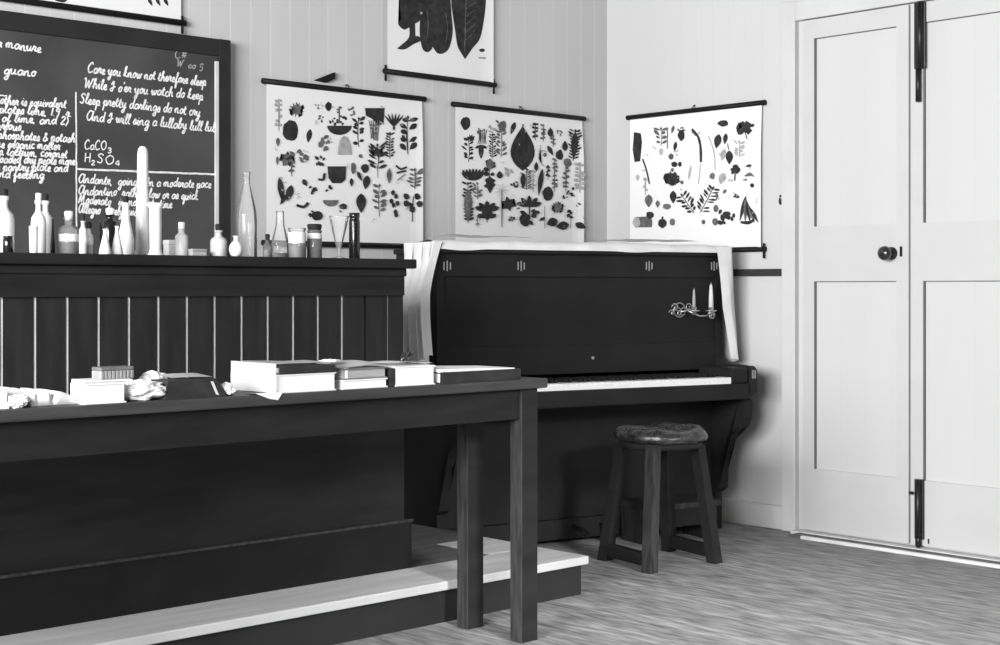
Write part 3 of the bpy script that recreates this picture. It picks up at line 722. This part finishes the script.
P.cluster(530, 388, 20, 6); P.cluster(512, 402, 16, 5); P.cluster(525, 470, 26, 8); P.leaf(458, 502, 34, 44, 70); P.leaf(497, 515, 32, 50, 80); P.leaf(562, 515, 24, 38, -60); P.leaf(420, 490, 12, 26, 60); P.cluster(555, 435, 12, 4); P.sprig(175, 500, 14, 40, 3, 1); P.line([(530,480),(528,525)], 2)
for k in range(24): P.cluster(random.uniform(120, 575), random.uniform(130, 520), 8, 3, 2)
finish(t2, bm)

t3, bm, K = chart('botanical_chart', 'sparser plant chart right of the room corner on the wall beside the door', 'x', -.940, -.142, 1.829, 1.198, True, [-.933], True, .012)
P = Prints(lambda u, v: onx(600+u/3.225, 80+v/3.225, -.014), K, bm)
P.poly([(110,168),(132,172),(136,200),(130,262),(112,265),(106,225),(110,195)], 0); P.line([(138,255),(150,290),(160,335)], 5, 0); P.leaf(122, 315, 12, 20, 0, 2); P.sprig(197, 185, 40, 55, 4, 1); P.line([(218,152),(218,222)], 3, 1); P.leaf(235, 160, 10, 28, 15, 1); P.blob(263, 178, 11, 18); P.cluster(262, 158, 14, 4); P.leaf(243, 215, 12, 34, 10)
P.leaf(198, 232, 14, 24, 0, 2); P.blob(230, 247, 8, 10, 1); P.blob(240, 272, 10, 9); P.blob(258, 272, 6, 8); P.cluster(250, 235, 12, 3, 1); P.blob(232, 318, 25, 20, 0, .3); P.star(232, 318, 26, 9, 0, .6); P.blob(265, 330, 6, 6, 1)
P.line([(297,158),(318,185),(326,225),(326,265)], 7, 0); P.line([(325,270),(322,300),(318,335)], 3, 2); P.line([(296,165),(310,180)], 4, 1); P.line([(350,180),(368,230),(372,290)], 3, 2); P.leaf(290, 300, 8, 50, 10, 2)
P.blob(398, 140, 17, 10); P.cluster(468, 152, 32, 14, 0); P.star(470, 155, 24, 7, 0); P.line([(468,165),(475,190)], 3); P.leaf(380, 198, 24, 48, 12); P.leaf(405, 190, 15, 36, 8); P.leaf(418, 250, 24, 46, 0); P.line([(416,225),(412,205)], 3, 1); P.leaf(398, 242, 18, 40, 15, 2); P.sprig(450, 225, 34, 50, 5, 2); P.leaf(480, 277, 9, 22, 80)
P.blob(437, 290, 16, 15, 0, .3); P.line([(437,300),(435,325)], 5, 1); P.line([(468,310),(485,300),(498,312)], 4, 1); P.leaf(395, 318, 24, 40, 20, 2); P.blob(363, 310, 8, 10, 1); P.blob(492, 340, 7, 7); P.cluster(466, 325, 12, 4, 1); P.cluster(420, 320, 12, 4, 2)
P.leaf(158, 390, 26, 42, 0, 1); P.leaf(187, 400, 14, 24, 0, 1); P.blob(217, 408, 14, 9, 1); P.leaf(237, 378, 22, 42, 0, 0); P.fern(285, 400, 44, 70, -35, 0, 6); P.fern(345, 388, 50, 90, 28, 0, 8); P.leaf(378, 375, 10, 20, 0, 1); P.cluster(440, 375, 16, 4, 0); P.leaf(403, 360, 10, 18, 40, 1); P.cluster(405, 445, 34, 12, 0)
for k in range(5): P.leaf(462+k*9, 415+k*5, 13, 86-k*6, 14-k*12, 0 if k % 2 == 0 else 1)
P.line([(455,458),(480,462),(500,450)], 8, 0)
P.poly([(115,442),(165,440),(170,455),(168,475),(120,475),(108,460)], 1); P.blob(120, 459, 12, 16, 2); P.blob(163, 435, 13, 11, 0); P.blob(203, 462, 15, 14, 0); P.leaf(203, 446, 6, 14); P.blob(235, 458, 9, 11, 1); P.blob(335, 458, 6, 7, 1); P.blob(373, 457, 9, 12, 1); P.blob(375, 415, 8, 12, 1); P.blob(433, 437, 5, 7); P.blob(235, 290, 5, 6, 1); P.sprig(148, 345, 14, 50, 3, 2)
for k in range(16): P.cluster(random.uniform(110, 510), random.uniform(140, 470), 8, 3, 2)
finish(t3, bm)

t4, bm, K = chart('botanical_chart', 'chart hung high near the top edge showing two large dark seed pods and a leaf', 'y', -1.368, -.739, 2.75, 1.928, True, [-1.361, -.751], True, .01)
P = Prints(lambda u, v: ony(380+u/6.45, v/6.45, -.014), K, bm)
P.shape([(128,0),(130,80),(135,125),(116,155),(150,190),(182,180),(230,150),(262,120),(290,0),(285,-140),(235,-300),(170,-330),(130,-240),(118,-120)], 0)
P.shape([(190,150),(225,150),(222,225),(250,235),(262,262),(215,285),(160,318),(112,314),(130,295),(186,240)], 0)
P.shape([(265,60),(255,160),(258,250),(275,318),(305,337),(332,318),(338,303),(365,340),(400,347),(440,318),(462,250),(468,180),(460,95),(452,0),(430,-110),(380,-210),(320,-220),(285,-120)], 0)
P.shape([(458,10),(470,110),(482,190),(500,300),(530,350),(548,380),(560,350),(600,305),(640,255),(662,170),(680,10),(670,-140),(620,-270),(560,-320),(500,-250),(465,-120)], 0)
P.line([(560,-100),(550,120),(545,330)], 5, 1); 
for k in range(5): P.line([(552, 60+k*50), (590, 30+k*48), (640-k*8, 10+k*46)], 3, 1)
P.blob(655, 325, 17, 11); P.line([(635,373),(680,375)], 7, 1)
P.line([(300,60),(310,160),(300,250)], 4, 1); P.line([(420,80),(435,180),(420,280)], 4, 1); P.blob(265, 85, 8, 8, 2)
finish(t4, bm)
t5, bm, K = chart('botanical_chart', 'chart hung above the chalkboard in the top left corner, mostly its lower rod showing', 'y', -3.35, -2.306, 2.75, 2.010, True, [-2.32], True, .0)
P = Prints(lambda u, v: ony(u/4.167, v/4.167, -.014), K, bm)
for k in range(3): P.leaf(625+k*33, 8, 14, 40, -28)
P.leaf(255, -12, 50, 60, 60); P.blob(150, -60, 60, 50); P.plant(420, -120, 160, 180); P.sprig(600, -120, 90, 180, 6, 0); P.blob(-100, -50, 60, 40)
finish(t5, bm)
# black wedge on the wall over the big chart
bm = NB(); A_, B_, D_, E_ = ony(313, 80.5), ony(333, 72.5), ony(333, 79), ony(325, 83)
fr = [(A_[0], -.010, A_[1]), (B_[0], -.02, B_[1]), (D_[0], -.02, D_[1]), (E_[0], -.016, E_[1])]
va = [bm.verts.new((x, 0, z)) for x, y, z in fr]; vb = [bm.verts.new(q) for q in fr]
for i in range(4): bm.faces.new((va[i], va[(i+1)%4], vb[(i+1)%4], vb[i]))
bm.faces.new(va); bm.faces.new(vb[::-1])
bmesh.ops.bevel(bm, geom=list(bm.edges), offset=.003, segments=1, affect='EDGES')
tag(obj('wall_bracket', bm, 'black'), 'small black wedge shaped bracket on the wall just above the largest chart', 'bracket')

# ------------------------------------------------------------------ glassware along the bench top
ZB = 1.122
def spot(px0, px1, ytop, Y):
    """footprint centre x, radius and height of something seen between px0 and px1 standing on the bench at depth Y"""
    x, zt = ony((px0+px1)/2, ytop, Y)
    r = (px1-px0)/2*depth(x, Y)/F
    return x, r, zt-ZB
WALLT = .9
PROF = {   # outlines as (radius, height) fractions
'reagent': [(0,0),(.92,0),(1,.03),(1,.58),(.9,.68),(.45,.78),(.36,.82),(.36,.92),(.5,.94),(.5,1),(.34,1)],
'square':  [(0,0),(.95,0),(1,.03),(1,.66),(.85,.76),(.4,.8),(.38,.94),(.52,.95),(.52,1),(.36,1)],
'vial':    [(0,0),(.9,0),(1,.04),(1,.72),(.7,.8),(.5,.84),(.5,.97),(.62,.98),(.62,1),(.45,1)],
'wine':    [(0,0),(.95,0),(1,.02),(1,.45),(.92,.56),(.6,.72),(.34,.86),(.32,.96),(.38,.965),(.38,1),(.28,1)],
'slim':    [(0,0),(.95,0),(1,.02),(1,.3),(.78,.48),(.5,.68),(.42,.9),(.46,.95),(.4,1),(.3,1)],
'flask':   [(0,0),(.95,0),(1,.04),(.9,.22),(.45,.66),(.3,.8),(.3,.95),(.42,1),(.3,1)],
'round':   [(0,0),(.5,0),(.85,.12),(1,.34),(.92,.54),(.6,.7),(.35,.76),(.33,.94),(.5,1),(.34,1)],
'block':   [(0,0),(.96,0),(1,.02),(1,.80),(.92,.84),(.42,.86),(.4,.97),(.5,.98),(.5,1),(.36,1)],
'jar':     [(0,0),(.92,0),(1,.03),(1,.82),(.9,.87),(.88,.9),(.98,.92),(.98,1),(.84,1)],
'flared':  [(0,0),(1,0),(1,.02),(.78,.06),(.68,.14),(.7,.5),(.72,.9),(1,.96),(1,1),(.72,.98)],
'cone':    [(0,0),(.75,0),(.75,.03),(.14,.06),(.1,.14),(.2,.2),(.75,.72),(.98,.97),(1,1),(.92,1)],
'tower':   [(0,0),(.98,0),(1,.02),(.98,.04),(.78,.07),(.74,.40),(.70,.52),(.62,.62),(.58,.92),(.5,.97),(.3,.995),(0,1)],
'tumbler': [(0,0),(.85,0),(.88,.02),(1,1),(.94,1)],
}
def vessel(name, label, cat, px0, px1, ytop, Y, prof, m, stopper=None, contents=None, lab=None, group='bottles and glassware along the bench', stop_h=None, n=22):
    x, r, h = spot(px0, px1, ytop, Y)
    t_ = thing(name, label, cat, (x, Y, ZB), 0, group)
    hs = 0
    if stopper: hs = stop_h or .024
    H_ = h-hs*.8; pr = [(a*r, b_*H_) for a, b_ in PROF[prof]]
    bm = NB(); lathe(bm, pr, n); obj('body', bm, m, t_)
    if stopper:
        nr = pr[-1][0]; bm = NB()
        lathe(bm, [(0, H_-.008), (nr*.8, H_-.008), (nr*1.0, H_), (nr*1.15, H_+hs*.3), (nr*1.2, H_+hs*.7), (nr*.9, H_+hs*.8), (0, H_+hs*.8)], 14)
        obj('stopper', bm, stopper, t_)
    if contents:
        m_, f0 = contents; bm = NB(); top = f0*H_; pts = [(0, .002)]
        last = None
        for a, b_ in pr[1:]:
            if b_ > top: break
            pts.append((max(a-.0018, .001), max(b_, .002))); last = a
        ra = pts[-1][0]
        for (a0_, b0_), (a1_, b1_) in zip(pr[1:], pr[2:]):
            if b0_ <= top <= b1_ and b1_ > b0_: ra = max(.001, a0_+(a1_-a0_)*(top-b0_)/(b1_-b0_)-.0018)
        pts += [(ra, top), (0, top)]
        lathe(bm, pts, n); obj('contents', bm, m_, t_)
    if lab:
        z0, z1, m_ = lab; bm = NB(); ang0 = math.atan2(CY-Y, CX-x)
        rr = r*1.006+.0006
        g = [(rr*math.cos(ang0+a), rr*math.sin(ang0+a)) for a in [(-1.15+2.3*k/12) for k in range(13)]]
        lo = [bm.verts.new((a, b_, z0*H_)) for a, b_ in g]; hi = [bm.verts.new((a, b_, z1*H_)) for a, b_ in g]
        for k in range(12): bm.faces.new((lo[k], lo[k+1], hi[k+1], hi[k]))
        obj('label', bm, m_, t_)
    return t_
V = vessel
V('bottle', 'big milky bottle with a black stopper cut by the left edge, standing on the bench', 'bottle', -6, 14, 189, -.98, 'reagent', 'white', 'cork')
V('jar', 'small black jar in front of the big milky bottle at the left edge', 'jar', 3, 13, 236, -1.10, 'jar', 'dkglass')
V('bottle', 'tall milky white bottle, pale stoppered, twin of the black stoppered bottle touching it', 'bottle', 31, 46, 193, -1.0, 'reagent', 'white', 'china')
V('bottle', 'clear cloudy bottle with black stopper just behind the tall milky white bottle', 'bottle', 38, 53, 194, -.90, 'reagent', 'white', 'cork')
V('cup', 'small white cup in front of the tall milky white bottle', 'cup', 29, 38, 226, -1.09, 'tumbler', 'white')
V('bottle', 'thin black bottle standing right against the pale twin bottles', 'bottle', 50.5, 55, 219, -.97, 'slim', 'dkglass')
V('bottle', 'clear squat bottle with broad white label and white peg stopper', 'bottle', 58.5, 79, 211, -.98, 'square', 'clear', 'china', ('greyc', .38), (.36, .56, 'label'))
V('vial', 'small cloudy vial with white label, right of the broad labelled bottle', 'vial', 79, 87, 214, -1.05, 'vial', 'frost', 'cork', ('powder', .3), (.35, .6, 'label'))
V('vial', 'shorter greyish glass vial half hidden right behind the cloudy labelled vial', 'vial', 84, 94, 222, -.93, 'vial', 'frost', 'cork', None, (.4, .65, 'label'))
V('bottle', 'black square shouldered bottle with white stopper, chalk formulae above it', 'bottle', 100, 120, 208, -.95, 'block', 'dkglass', 'china', None, None)
V('flask', 'small cloudy conical flask before the black square shouldered bottle', 'flask', 111, 123, 226, -1.09, 'flask', 'frost')
V('flask', 'small milky white conical flask, left of a cloudier conical flask', 'funnel', 99, 111, 229, -1.10, 'flask', 'white')
V('bottle', 'milky slender bottle with black stopper, left of the tallest glass cylinder', 'bottle', 117.5, 134, 196, -.98, 'slim', 'white', 'cork')
V('glass_cylinder', 'tallest vessel on the bench, milky glass tower with rounded top', 'glass cylinder', 133.5, 152, 146, -.92, 'tower', 'white')
V('glass', 'white flared footed measuring glass just right of the tallest cylinder', 'measuring glass', 147, 164, 203, -1.04, 'flared', 'white')
V('bottle', 'small clear bottle with pointed pale stopper, right of the flared glass', 'bottle', 175, 188, 222, -1.0, 'vial', 'frost', 'china', ('powder', .35))
V('bottle', 'squat cloudy bottle with dark stopper before the chalkboard frame', 'bottle', 210, 227, 224, -1.0, 'reagent', 'frost', 'cork', ('powder', .3))
V('flask', 'small round white flask at the front edge beside the tall clear bottle', 'flask', 229, 243, 236, -1.10, 'round', 'white')
V('bottle', 'tall clear wine shaped bottle between chalkboard and chart', 'bottle', 236, 257, 172, -.9, 'wine', 'clear')
V('vial', 'tiny dark banded vial right of the tall wine shaped bottle', 'vial', 263, 272, 234, -1.02, 'vial', 'greyglass', 'cork', ('powder', .4))
V('bottle', 'clear slim bottle with long neck in front of the chart left margin', 'bottle', 271, 289, 211, -.95, 'slim', 'clear', None, ('greyc', .12))
V('jar', 'clear jar with grey contents and pale label before the chart', 'jar', 288, 306, 228, -1.0, 'jar', 'clear', None, ('greyc', .42), (.5, .85, 'label'))
V('jar', 'jar of dark contents with a white band, right of the grey jar', 'jar', 307, 322, 224, -.99, 'jar', 'clear', 'cork', ('cover', .70), (.70, .88, 'label'))
V('glass', 'clear conical glass narrowing to its foot, next to the dark cylinder', 'conical glass', 329, 349, 216, -1.0, 'cone', 'clear')
V('tall_jar', 'dark tall straight jar at the right end of the bottle row', 'jar', 349, 360, 213, -.97, 'jar', 'dkglass')
# small boxes among them
def bbox(label, px0, px1, ytop, Y, d, m_, rz=0):
    x, r, h = spot(px0, px1, ytop, Y); bm = NB()
    box(bm, -r*1.2, r*1.2, -d/2, d/2, 0, h*.68, 0, .002); box(bm, -r*1.2-.001, r*1.2+.001, -d/2-.001, d/2+.001, h*.70, h, 0, .002)
    box(bm, -r*1.17, r*1.17, -d/2+.002, d/2-.002, h*.6, h*.75)
    o = tag(obj('small_box', bm, m_), label, 'box', 'small boxes on the bench'); o.location = (x, Y, ZB); o.rotation_euler = (0, 0, rz)
bbox('small white lidded box left of the bottle with pointed pale stopper', 166, 174, 240, -.95, .03, 'china')
bbox('flat grey lidded box right of the bottle with pointed pale stopper', 190, 204, 249, -1.02, .03, 'paper3')

# ------------------------------------------------------------------ books and papers on the long table
def tx(px, Y=-1.70): return ony(px, 395, Y)[0]
def tz(px, py, Y=-1.70): return ony(px, py, Y)[1]
def book(name, label, x0, x1, y0, y1, z0, z1, cov, pages, spine='back', rz=0.0, group='books and papers on the long table', tilt=0.0, cat='book'):
    """closed book lying flat; spine on one side ('front','back','left','right')"""
    cx_, cy_ = (x0+x1)/2, (y0+y1)/2; w, d, h = x1-x0, y1-y0, z1-z0
    t_ = thing(name, label, cat, (cx_, cy_, z0), rz, group); t_.rotation_euler[1] = tilt
    c = min(.0035, h*.15)
    bm = NB(); box(bm, -w/2, w/2, -d/2, d/2, 0, c, 0, .0008); box(bm, -w/2, w/2, -d/2, d/2, h-c, h, 0, .0008)
    e = .004
    sp = {'front': (-w/2, w/2, -d/2-.002, -d/2+.003), 'back': (-w/2, w/2, d/2-.003, d/2+.002), 'left': (-w/2-.002, -w/2+.003, -d/2, d/2), 'right': (w/2-.003, w/2+.002, -d/2, d/2)}[spine]
    box(bm, *sp, 0, h, 0, .001); obj('cover', bm, cov, t_)
    bm = NB(); box(bm, -w/2+(e if spine != 'left' else .002), w/2-(e if spine != 'right' else .002), -d/2+(e if spine != 'front' else .002), d/2-(e if spine != 'back' else .002), c, h-c)
    obj('pages', bm, pages, t_); return t_
def crumple(label, px0, px1, ytop, Y, seed, zbase=TZ, m_='paper', name='crumpled_paper', flat=1.0, dd=None):
    x0, x1 = tx(px0, Y), tx(px1, Y); h = max(.01, tz((px0+px1)/2, ytop, Y)-zbase); w = (x1-x0)
    bm = NB(); bmesh.ops.create_icosphere(bm, subdivisions=4, radius=.5)
    for v in bm.verts:
        k = v.co.normalized()
        n_ = 1+.35*noise.noise(k*2.3+Vector((seed,)*3))+.22*abs(noise.noise(k*5+Vector((seed, 2, 1))))-.1*abs(noise.noise(k*9+Vector((3, seed, 1))))
        v.co = Vector((k.x*w*.5*n_, k.y*(dd or w*.7)*.5*n_, (k.z*.5*n_)*h*1.05))
    zmin = min(v.co.z for v in bm.verts)+h*.12; 
    for v in bm.verts: v.co.z = max(0, v.co.z-zmin)
    zm = max(v.co.z for v in bm.verts)
    for v in bm.verts: v.co.z *= h/zm
    o = tag(obj(name, bm, m_), label, 'paper', 'books and papers on the long table'); o.location = ((x0+x1)/2, Y, zbase)
    return o
TB = TZ
YF = -1.735
# left: white bundle, open notebook, stack of papers
book('paper_bundle', 'thick white paper bundle cut off by the left edge of the photo', tx(-40), tx(5.5), -1.72, -1.55, TB, tz(2, 387), 'paper', 'paper', 'back', 0, cat='paper')
def open_book(label, px0, px1, Y, d, h, seed):
    x0, x1 = tx(px0, Y), tx(px1, Y); w = x1-x0; bm = NB()
    def fn(u, v):
        a = abs(u-.46)/.54
        z = h*(1-a)**.5*(.35+.65*min(1, a*6)) + .003*noise.noise(Vector((u*5, v*4, seed)))
        if u < .12: z += .012*math.sin((1-u/.12)*PI*.8)
        return ((u-.5)*w, (v-.5)*d, max(.0025, z))
    grid(bm, fn, 40, 10); r = bmesh.ops.extrude_face_region(bm, geom=list(bm.faces))
    for v in [e for e in r['geom'] if isinstance(e, bmesh.types.BMVert)]: v.co.z = .0
    t_ = thing('open_notebook', label, 'notebook', ((x0+x1)/2, Y, TB), .05, 'books and papers on the long table')
    obj('pages', bm, 'paper', t_)
    bm = NB(); box(bm, -w*.51, w*.51, -d*.51, d*.51, 0, .0018); obj('cover', bm, 'cover2', t_)
open_book('open white notebook with curling pages near the left edge of the table', 12, 60, -1.62, .17, .036, 1.3)
o = crumple('torn curled scrap of paper in front of the open notebook at left', 4, 27, 393, -1.70, 8.1, TB, 'paper', 'paper_scrap', 1, .06)
book('paper_stack', 'white stack of papers standing highest among the left hand papers', tx(78), tx(119), -1.735, -1.665, TB, tz(98, 382.5), 'paper', 'paper', 'back', 0, cat='paper')
crumple('large crumpled white cloth-like paper between paper stack and dark slanted book', 119, 163, 379, -1.69, 2.2, TB, 'paper', 'crumpled_paper', 1, .075)
crumple('crumpled white twist of paper peaking above the dark slanted book', 141, 166, 370, -1.585, 5.5, TB, 'paper', 'crumpled_paper', 1, .06)
book('paper_stack', 'white paper stack carrying the grey chalk duster, behind the front paper stack', tx(92, -1.655), tx(133, -1.655), -1.655, -1.555, TB, tz(112, 380, -1.655), 'paper', 'paper', 'back', 0, cat='paper')
# grey felt duster lying on the paper stack
zs = tz(112, 380, -1.655)
t_ = thing('chalk_duster', 'grey ribbed chalk duster lying on the rear white paper stack', 'duster', (tx(115, -1.615), -1.605, zs), .03)
w = tx(131, -1.6)-tx(97, -1.6)
bm = NB()
for k in range(9): box(bm, -w/2+k*w/9+.0006, -w/2+(k+1)*w/9-.0006, -.022, .022, 0, .020, 0, .002)
obj('felt_pad', bm, 'felt', t_)
bm = NB(); box(bm, -w/2, w/2, -.022, .022, .020, .029, 0, .003); obj('wooden_back', bm, 'cover2', t_)
# dark slanted book
tb = thing('dark_book', 'dark slant edged book lying right of the crumpled papers', 'book', (tx(191), -1.63, TB), 0, 'books and papers on the long table')
w = tx(222)-tx(160); h = tz(190, 379.5)-TB
bm = NB()
lo = [(-w/2, -.095), (w/2, -.095), (w/2, .0), (-w/2, .0)]; hi = [(-w/2+.018, -.080), (w/2-.020, -.080), (w/2-.02, .0), (-w/2+.018, .0)]
va = [bm.verts.new((x, y, 0)) for x, y in lo]; vb = [bm.verts.new((x, y, h)) for x, y in hi]
for i in range(4): bm.faces.new((va[i], va[(i+1)%4], vb[(i+1)%4], vb[i]))
bm.faces.new(va[::-1]); bm.faces.new(vb); obj('cover', bm, 'cover', tb)
bm = NB()
quad = [(w/2-.03, -.0905, .006), (w/2-.022, -.0912, .004), (w/2-.032, -.0815, h-.006), (w/2-.040, -.0815, h-.006)]
bm.faces.new([bm.verts.new((x, y-.0025, z)) for x, y, z in quad]); obj('page_edge', bm, 'paper2', tb)
o = tag(obj('paper_sheet', sheet(w*.66, .07, .022, 7.7), 'paper'), 'white paper sheet lying on top of the dark slanted book', 'paper', 'books and papers on the long table'); o.location = (tx(192), -1.668, TB+h-.002)
crumple('small crumpled white paper wedged left of the tall white book stack', 217, 232, 382, -1.69, 9.4, TB, 'paper', 'crumpled_paper', 1, .06)
# tall white stack
xa, xb = tx(277, -1.735), tx(336.5, -1.735)
yb = onx(231, 380, xa)[0]
zt_ = tz(305, 364, -1.735); za = TB+(zt_-TB)*.66; zc = TB+(zt_-TB)*.93
book('white_ledger', 'large thick white ledger at the bottom of the tall book stack', xa, xb, -1.735, yb, TB, za, 'paper', 'paper', 'back')
book('dark_book', 'thin dark bound book lying on the large white ledger', xa+.006, xb-.004, -1.735, yb-.01, za, zc, 'cover', 'paper', 'front')
o = tag(obj('paper_sheet', sheet(xb-xa-.01, yb+1.72, .014, 2.9), 'paper'), 'loose white paper topping the tall book stack', 'paper', 'books and papers on the long table'); o.location = ((xa+xb)/2, (yb-1.735)/2, zc-.001)
# white flap over the left end of the stack
bm = NB()
def fl(u, v): return (xa-.004-.004*math.sin(u*5), -1.737+u*(yb+1.737), TB+.002+v*(zt_-TB+.002))
grid(bm, fl, 8, 6); bmesh.ops.solidify(bm, geom=list(bm.faces), thickness=.001)
tag(obj('paper_folder', bm, 'paper'), 'white paper folder leaning on the left end of the tall book stack', 'paper', 'books and papers on the long table')
bm = NB(); x0_, z0_ = ony(258, 395, -1.747); 
pts = [ony(255, 393.5, -1.747), ony(283, 392, -1.747), ony(278, 400, -1.747), ony(270, 399, -1.747)]
va = [bm.verts.new((x, -1.7475, z)) for x, z in pts]; bm.faces.new(va)
vb = [bm.verts.new((pts[0][0], -1.70, TZ+.001)), bm.verts.new((pts[1][0], -1.70, TZ+.001))]
bm.faces.new((va[0], va[1], vb[1], vb[0])); 
tag(obj('paper_scrap', bm, 'paper'), 'white paper corner hanging over the table edge below the tall stack', 'paper', 'books and papers on the long table')
crumple('small white crumpled knob of paper on the right of the tall stack', 322, 338, 360, -1.66, 4.4, zt_-.004, 'paper', 'crumpled_paper', 1, .05)
# two tone pile
xa2, xb2 = tx(343, -1.73), tx(388, -1.73); z1_ = tz(365, 379, -1.73); z2_ = tz(365, 368, -1.73)
book('white_book', 'white book under the frayed grey one in the pile right of the tall stack', xa2, xb2, -1.73, -1.56, TB, z1_, 'paper', 'paper', 'back')
book('grey_book', 'frayed grey book lying on a white book, middle pile of the table', xa2, xb2-.002, -1.728, -1.56, z1_, z2_, 'cover2', 'paper3', 'back')
o = tag(obj('paper_sheet', sheet(xb2-xa2+.015, .16, .02, 6.2), 'paper'), 'rumpled white paper on top of the frayed grey book', 'paper', 'books and papers on the long table'); o.location = ((xa2+xb2)/2, -1.65, z2_-.001)
bm = NB(); box(bm, tx(388.8, -1.72), tx(394.5, -1.72), -1.725, -1.57, TB, tz(391, 368.5, -1.72), 0, .002)
tag(obj('dark_notebook', bm, 'cover'), 'thin dark notebook standing on edge between the middle pile and white block', 'notebook', 'books and papers on the long table')
bm = NB(); box(bm, tx(339.5), tx(342.3), -1.725, -1.6, TB, tz(341, 368), 0, .001)
tag(obj('pamphlet', bm, 'paper'), 'thin white pamphlet standing on edge right of the tall stack', 'pamphlet', 'books and papers on the long table')
xa3, xb3 = tx(396, -1.73), tx(435.5, -1.73)
book('exercise_book', 'thick white paper block below the hanging left fall of the piano cloth', xa3, xb3, -1.73, -1.56, TB, tz(415, 366, -1.73), 'paper', 'paper', 'back', cat='book')
o = tag(obj('paper_sheet', sheet(xb3-xa3+.01, .15, .02, 1.2), 'paper'), 'rumpled white paper on top of the thick white paper block', 'paper', 'books and papers on the long table'); o.location = ((xa3+xb3)/2, -1.645, tz(415, 366, -1.73)-.001)
bm = NB(); zz = tz(400, 363, -1.66)
tube(bm, [(tx(401, -1.66), -1.66, zz+.004), (tx(405, -1.66), -1.655, zz+.016), (tx(411, -1.66), -1.65, zz+.030), (tx(413, -1.66), -1.65, zz+.022), (tx(409, -1.66), -1.66, zz+.006)], [.004, .009, .007, .008, .004], 8)
tag(obj('ribbon_twist', bm, 'leather'), 'small shiny dark twisted scrap on the rumpled papers under the piano cloth', 'ribbon')
# dark book at the right end of the table
xa4, xb4 = tx(440, -1.73), tx(520, -1.73); z4 = tz(470, 371, -1.73)
book('dark_book', 'broad dark book lying at the right end of the long table', xa4, xb4, -1.732, -1.56, TB, z4, 'cover', 'paper', 'front')
bm = NB(); box(bm, tx(436.5), tx(439.2), -1.728, -1.60, TB, tz(438, 371), 0, .001)
tag(obj('pamphlet', bm, 'paper'), 'thin white pamphlet standing against the left end of the broad dark book', 'pamphlet', 'books and papers on the long table')
bm = NB(); w4 = xb4-xa4
va = [bm.verts.new(q) for q in ((xa4, -1.728, z4), (xb4-.02, -1.728, z4), (xb4-.02, -1.57, z4), (xa4, -1.57, z4))]
vb = [bm.verts.new(q) for q in ((xa4, -1.728, z4+.009), (xb4-.02, -1.728, z4+.003), (xb4-.02, -1.57, z4+.003), (xa4, -1.57, z4+.012))]
for i in range(4): bm.faces.new((va[i], va[(i+1)%4], vb[(i+1)%4], vb[i]))
bm.faces.new(va[::-1]); bm.faces.new(vb)
tag(obj('thin_booklet', bm, 'paper'), 'thin white booklet lying on the broad dark book at the table right end', 'booklet', 'books and papers on the long table')

# ------------------------------------------------------------------ light
def area(name, loc, target, sx, sy, power, spread=180):
    l = bpy.data.lights.new(name, 'AREA'); l.shape = 'RECTANGLE'; l.size = sx; l.size_y = sy; l.energy = power; l.spread = math.radians(spread)
    o = bpy.data.objects.new(name, l); C.objects.link(o); o.location = loc
    o.rotation_euler = (Vector(target)-Vector(loc)).to_track_quat('-Z', 'Y').to_euler()
area('window_light_left', (-8.2, -3.6, 2.0), (-1, -1.3, .9), 4.0, 1.8, 800)
area('floor_fill_rear', (-3.4, -7.6, 2.6), (-1.9, -2.5, 0), 0.8, 0.8, 16, 26)  # added lamp with a narrow beam, brightens the near floor
w = bpy.data.worlds.new('room_air'); bpy.context.scene.world = w; w.use_nodes = True
w.node_tree.nodes['Background'].inputs[0].default_value = (1, 1, 1, 1); w.node_tree.nodes['Background'].inputs[1].default_value = .085

# ------------------------------------------------------------------ camera
cam = bpy.data.cameras.new('camera'); co = bpy.data.objects.new('camera', cam); C.objects.link(co)
cam.sensor_fit = 'HORIZONTAL'; cam.sensor_width = 36; cam.lens = F/1000*36; cam.shift_y = -(322.5-HZ)/1000
co.location = (CX, CY, EYE); co.rotation_euler = (PI/2, 0, -TH); cam.clip_start = .05
bpy.context.scene.camera = co
vs_ = bpy.context.scene.view_settings
vs_.view_transform = 'Standard'; vs_.look = 'None'; vs_.exposure = .1; vs_.gamma = 1
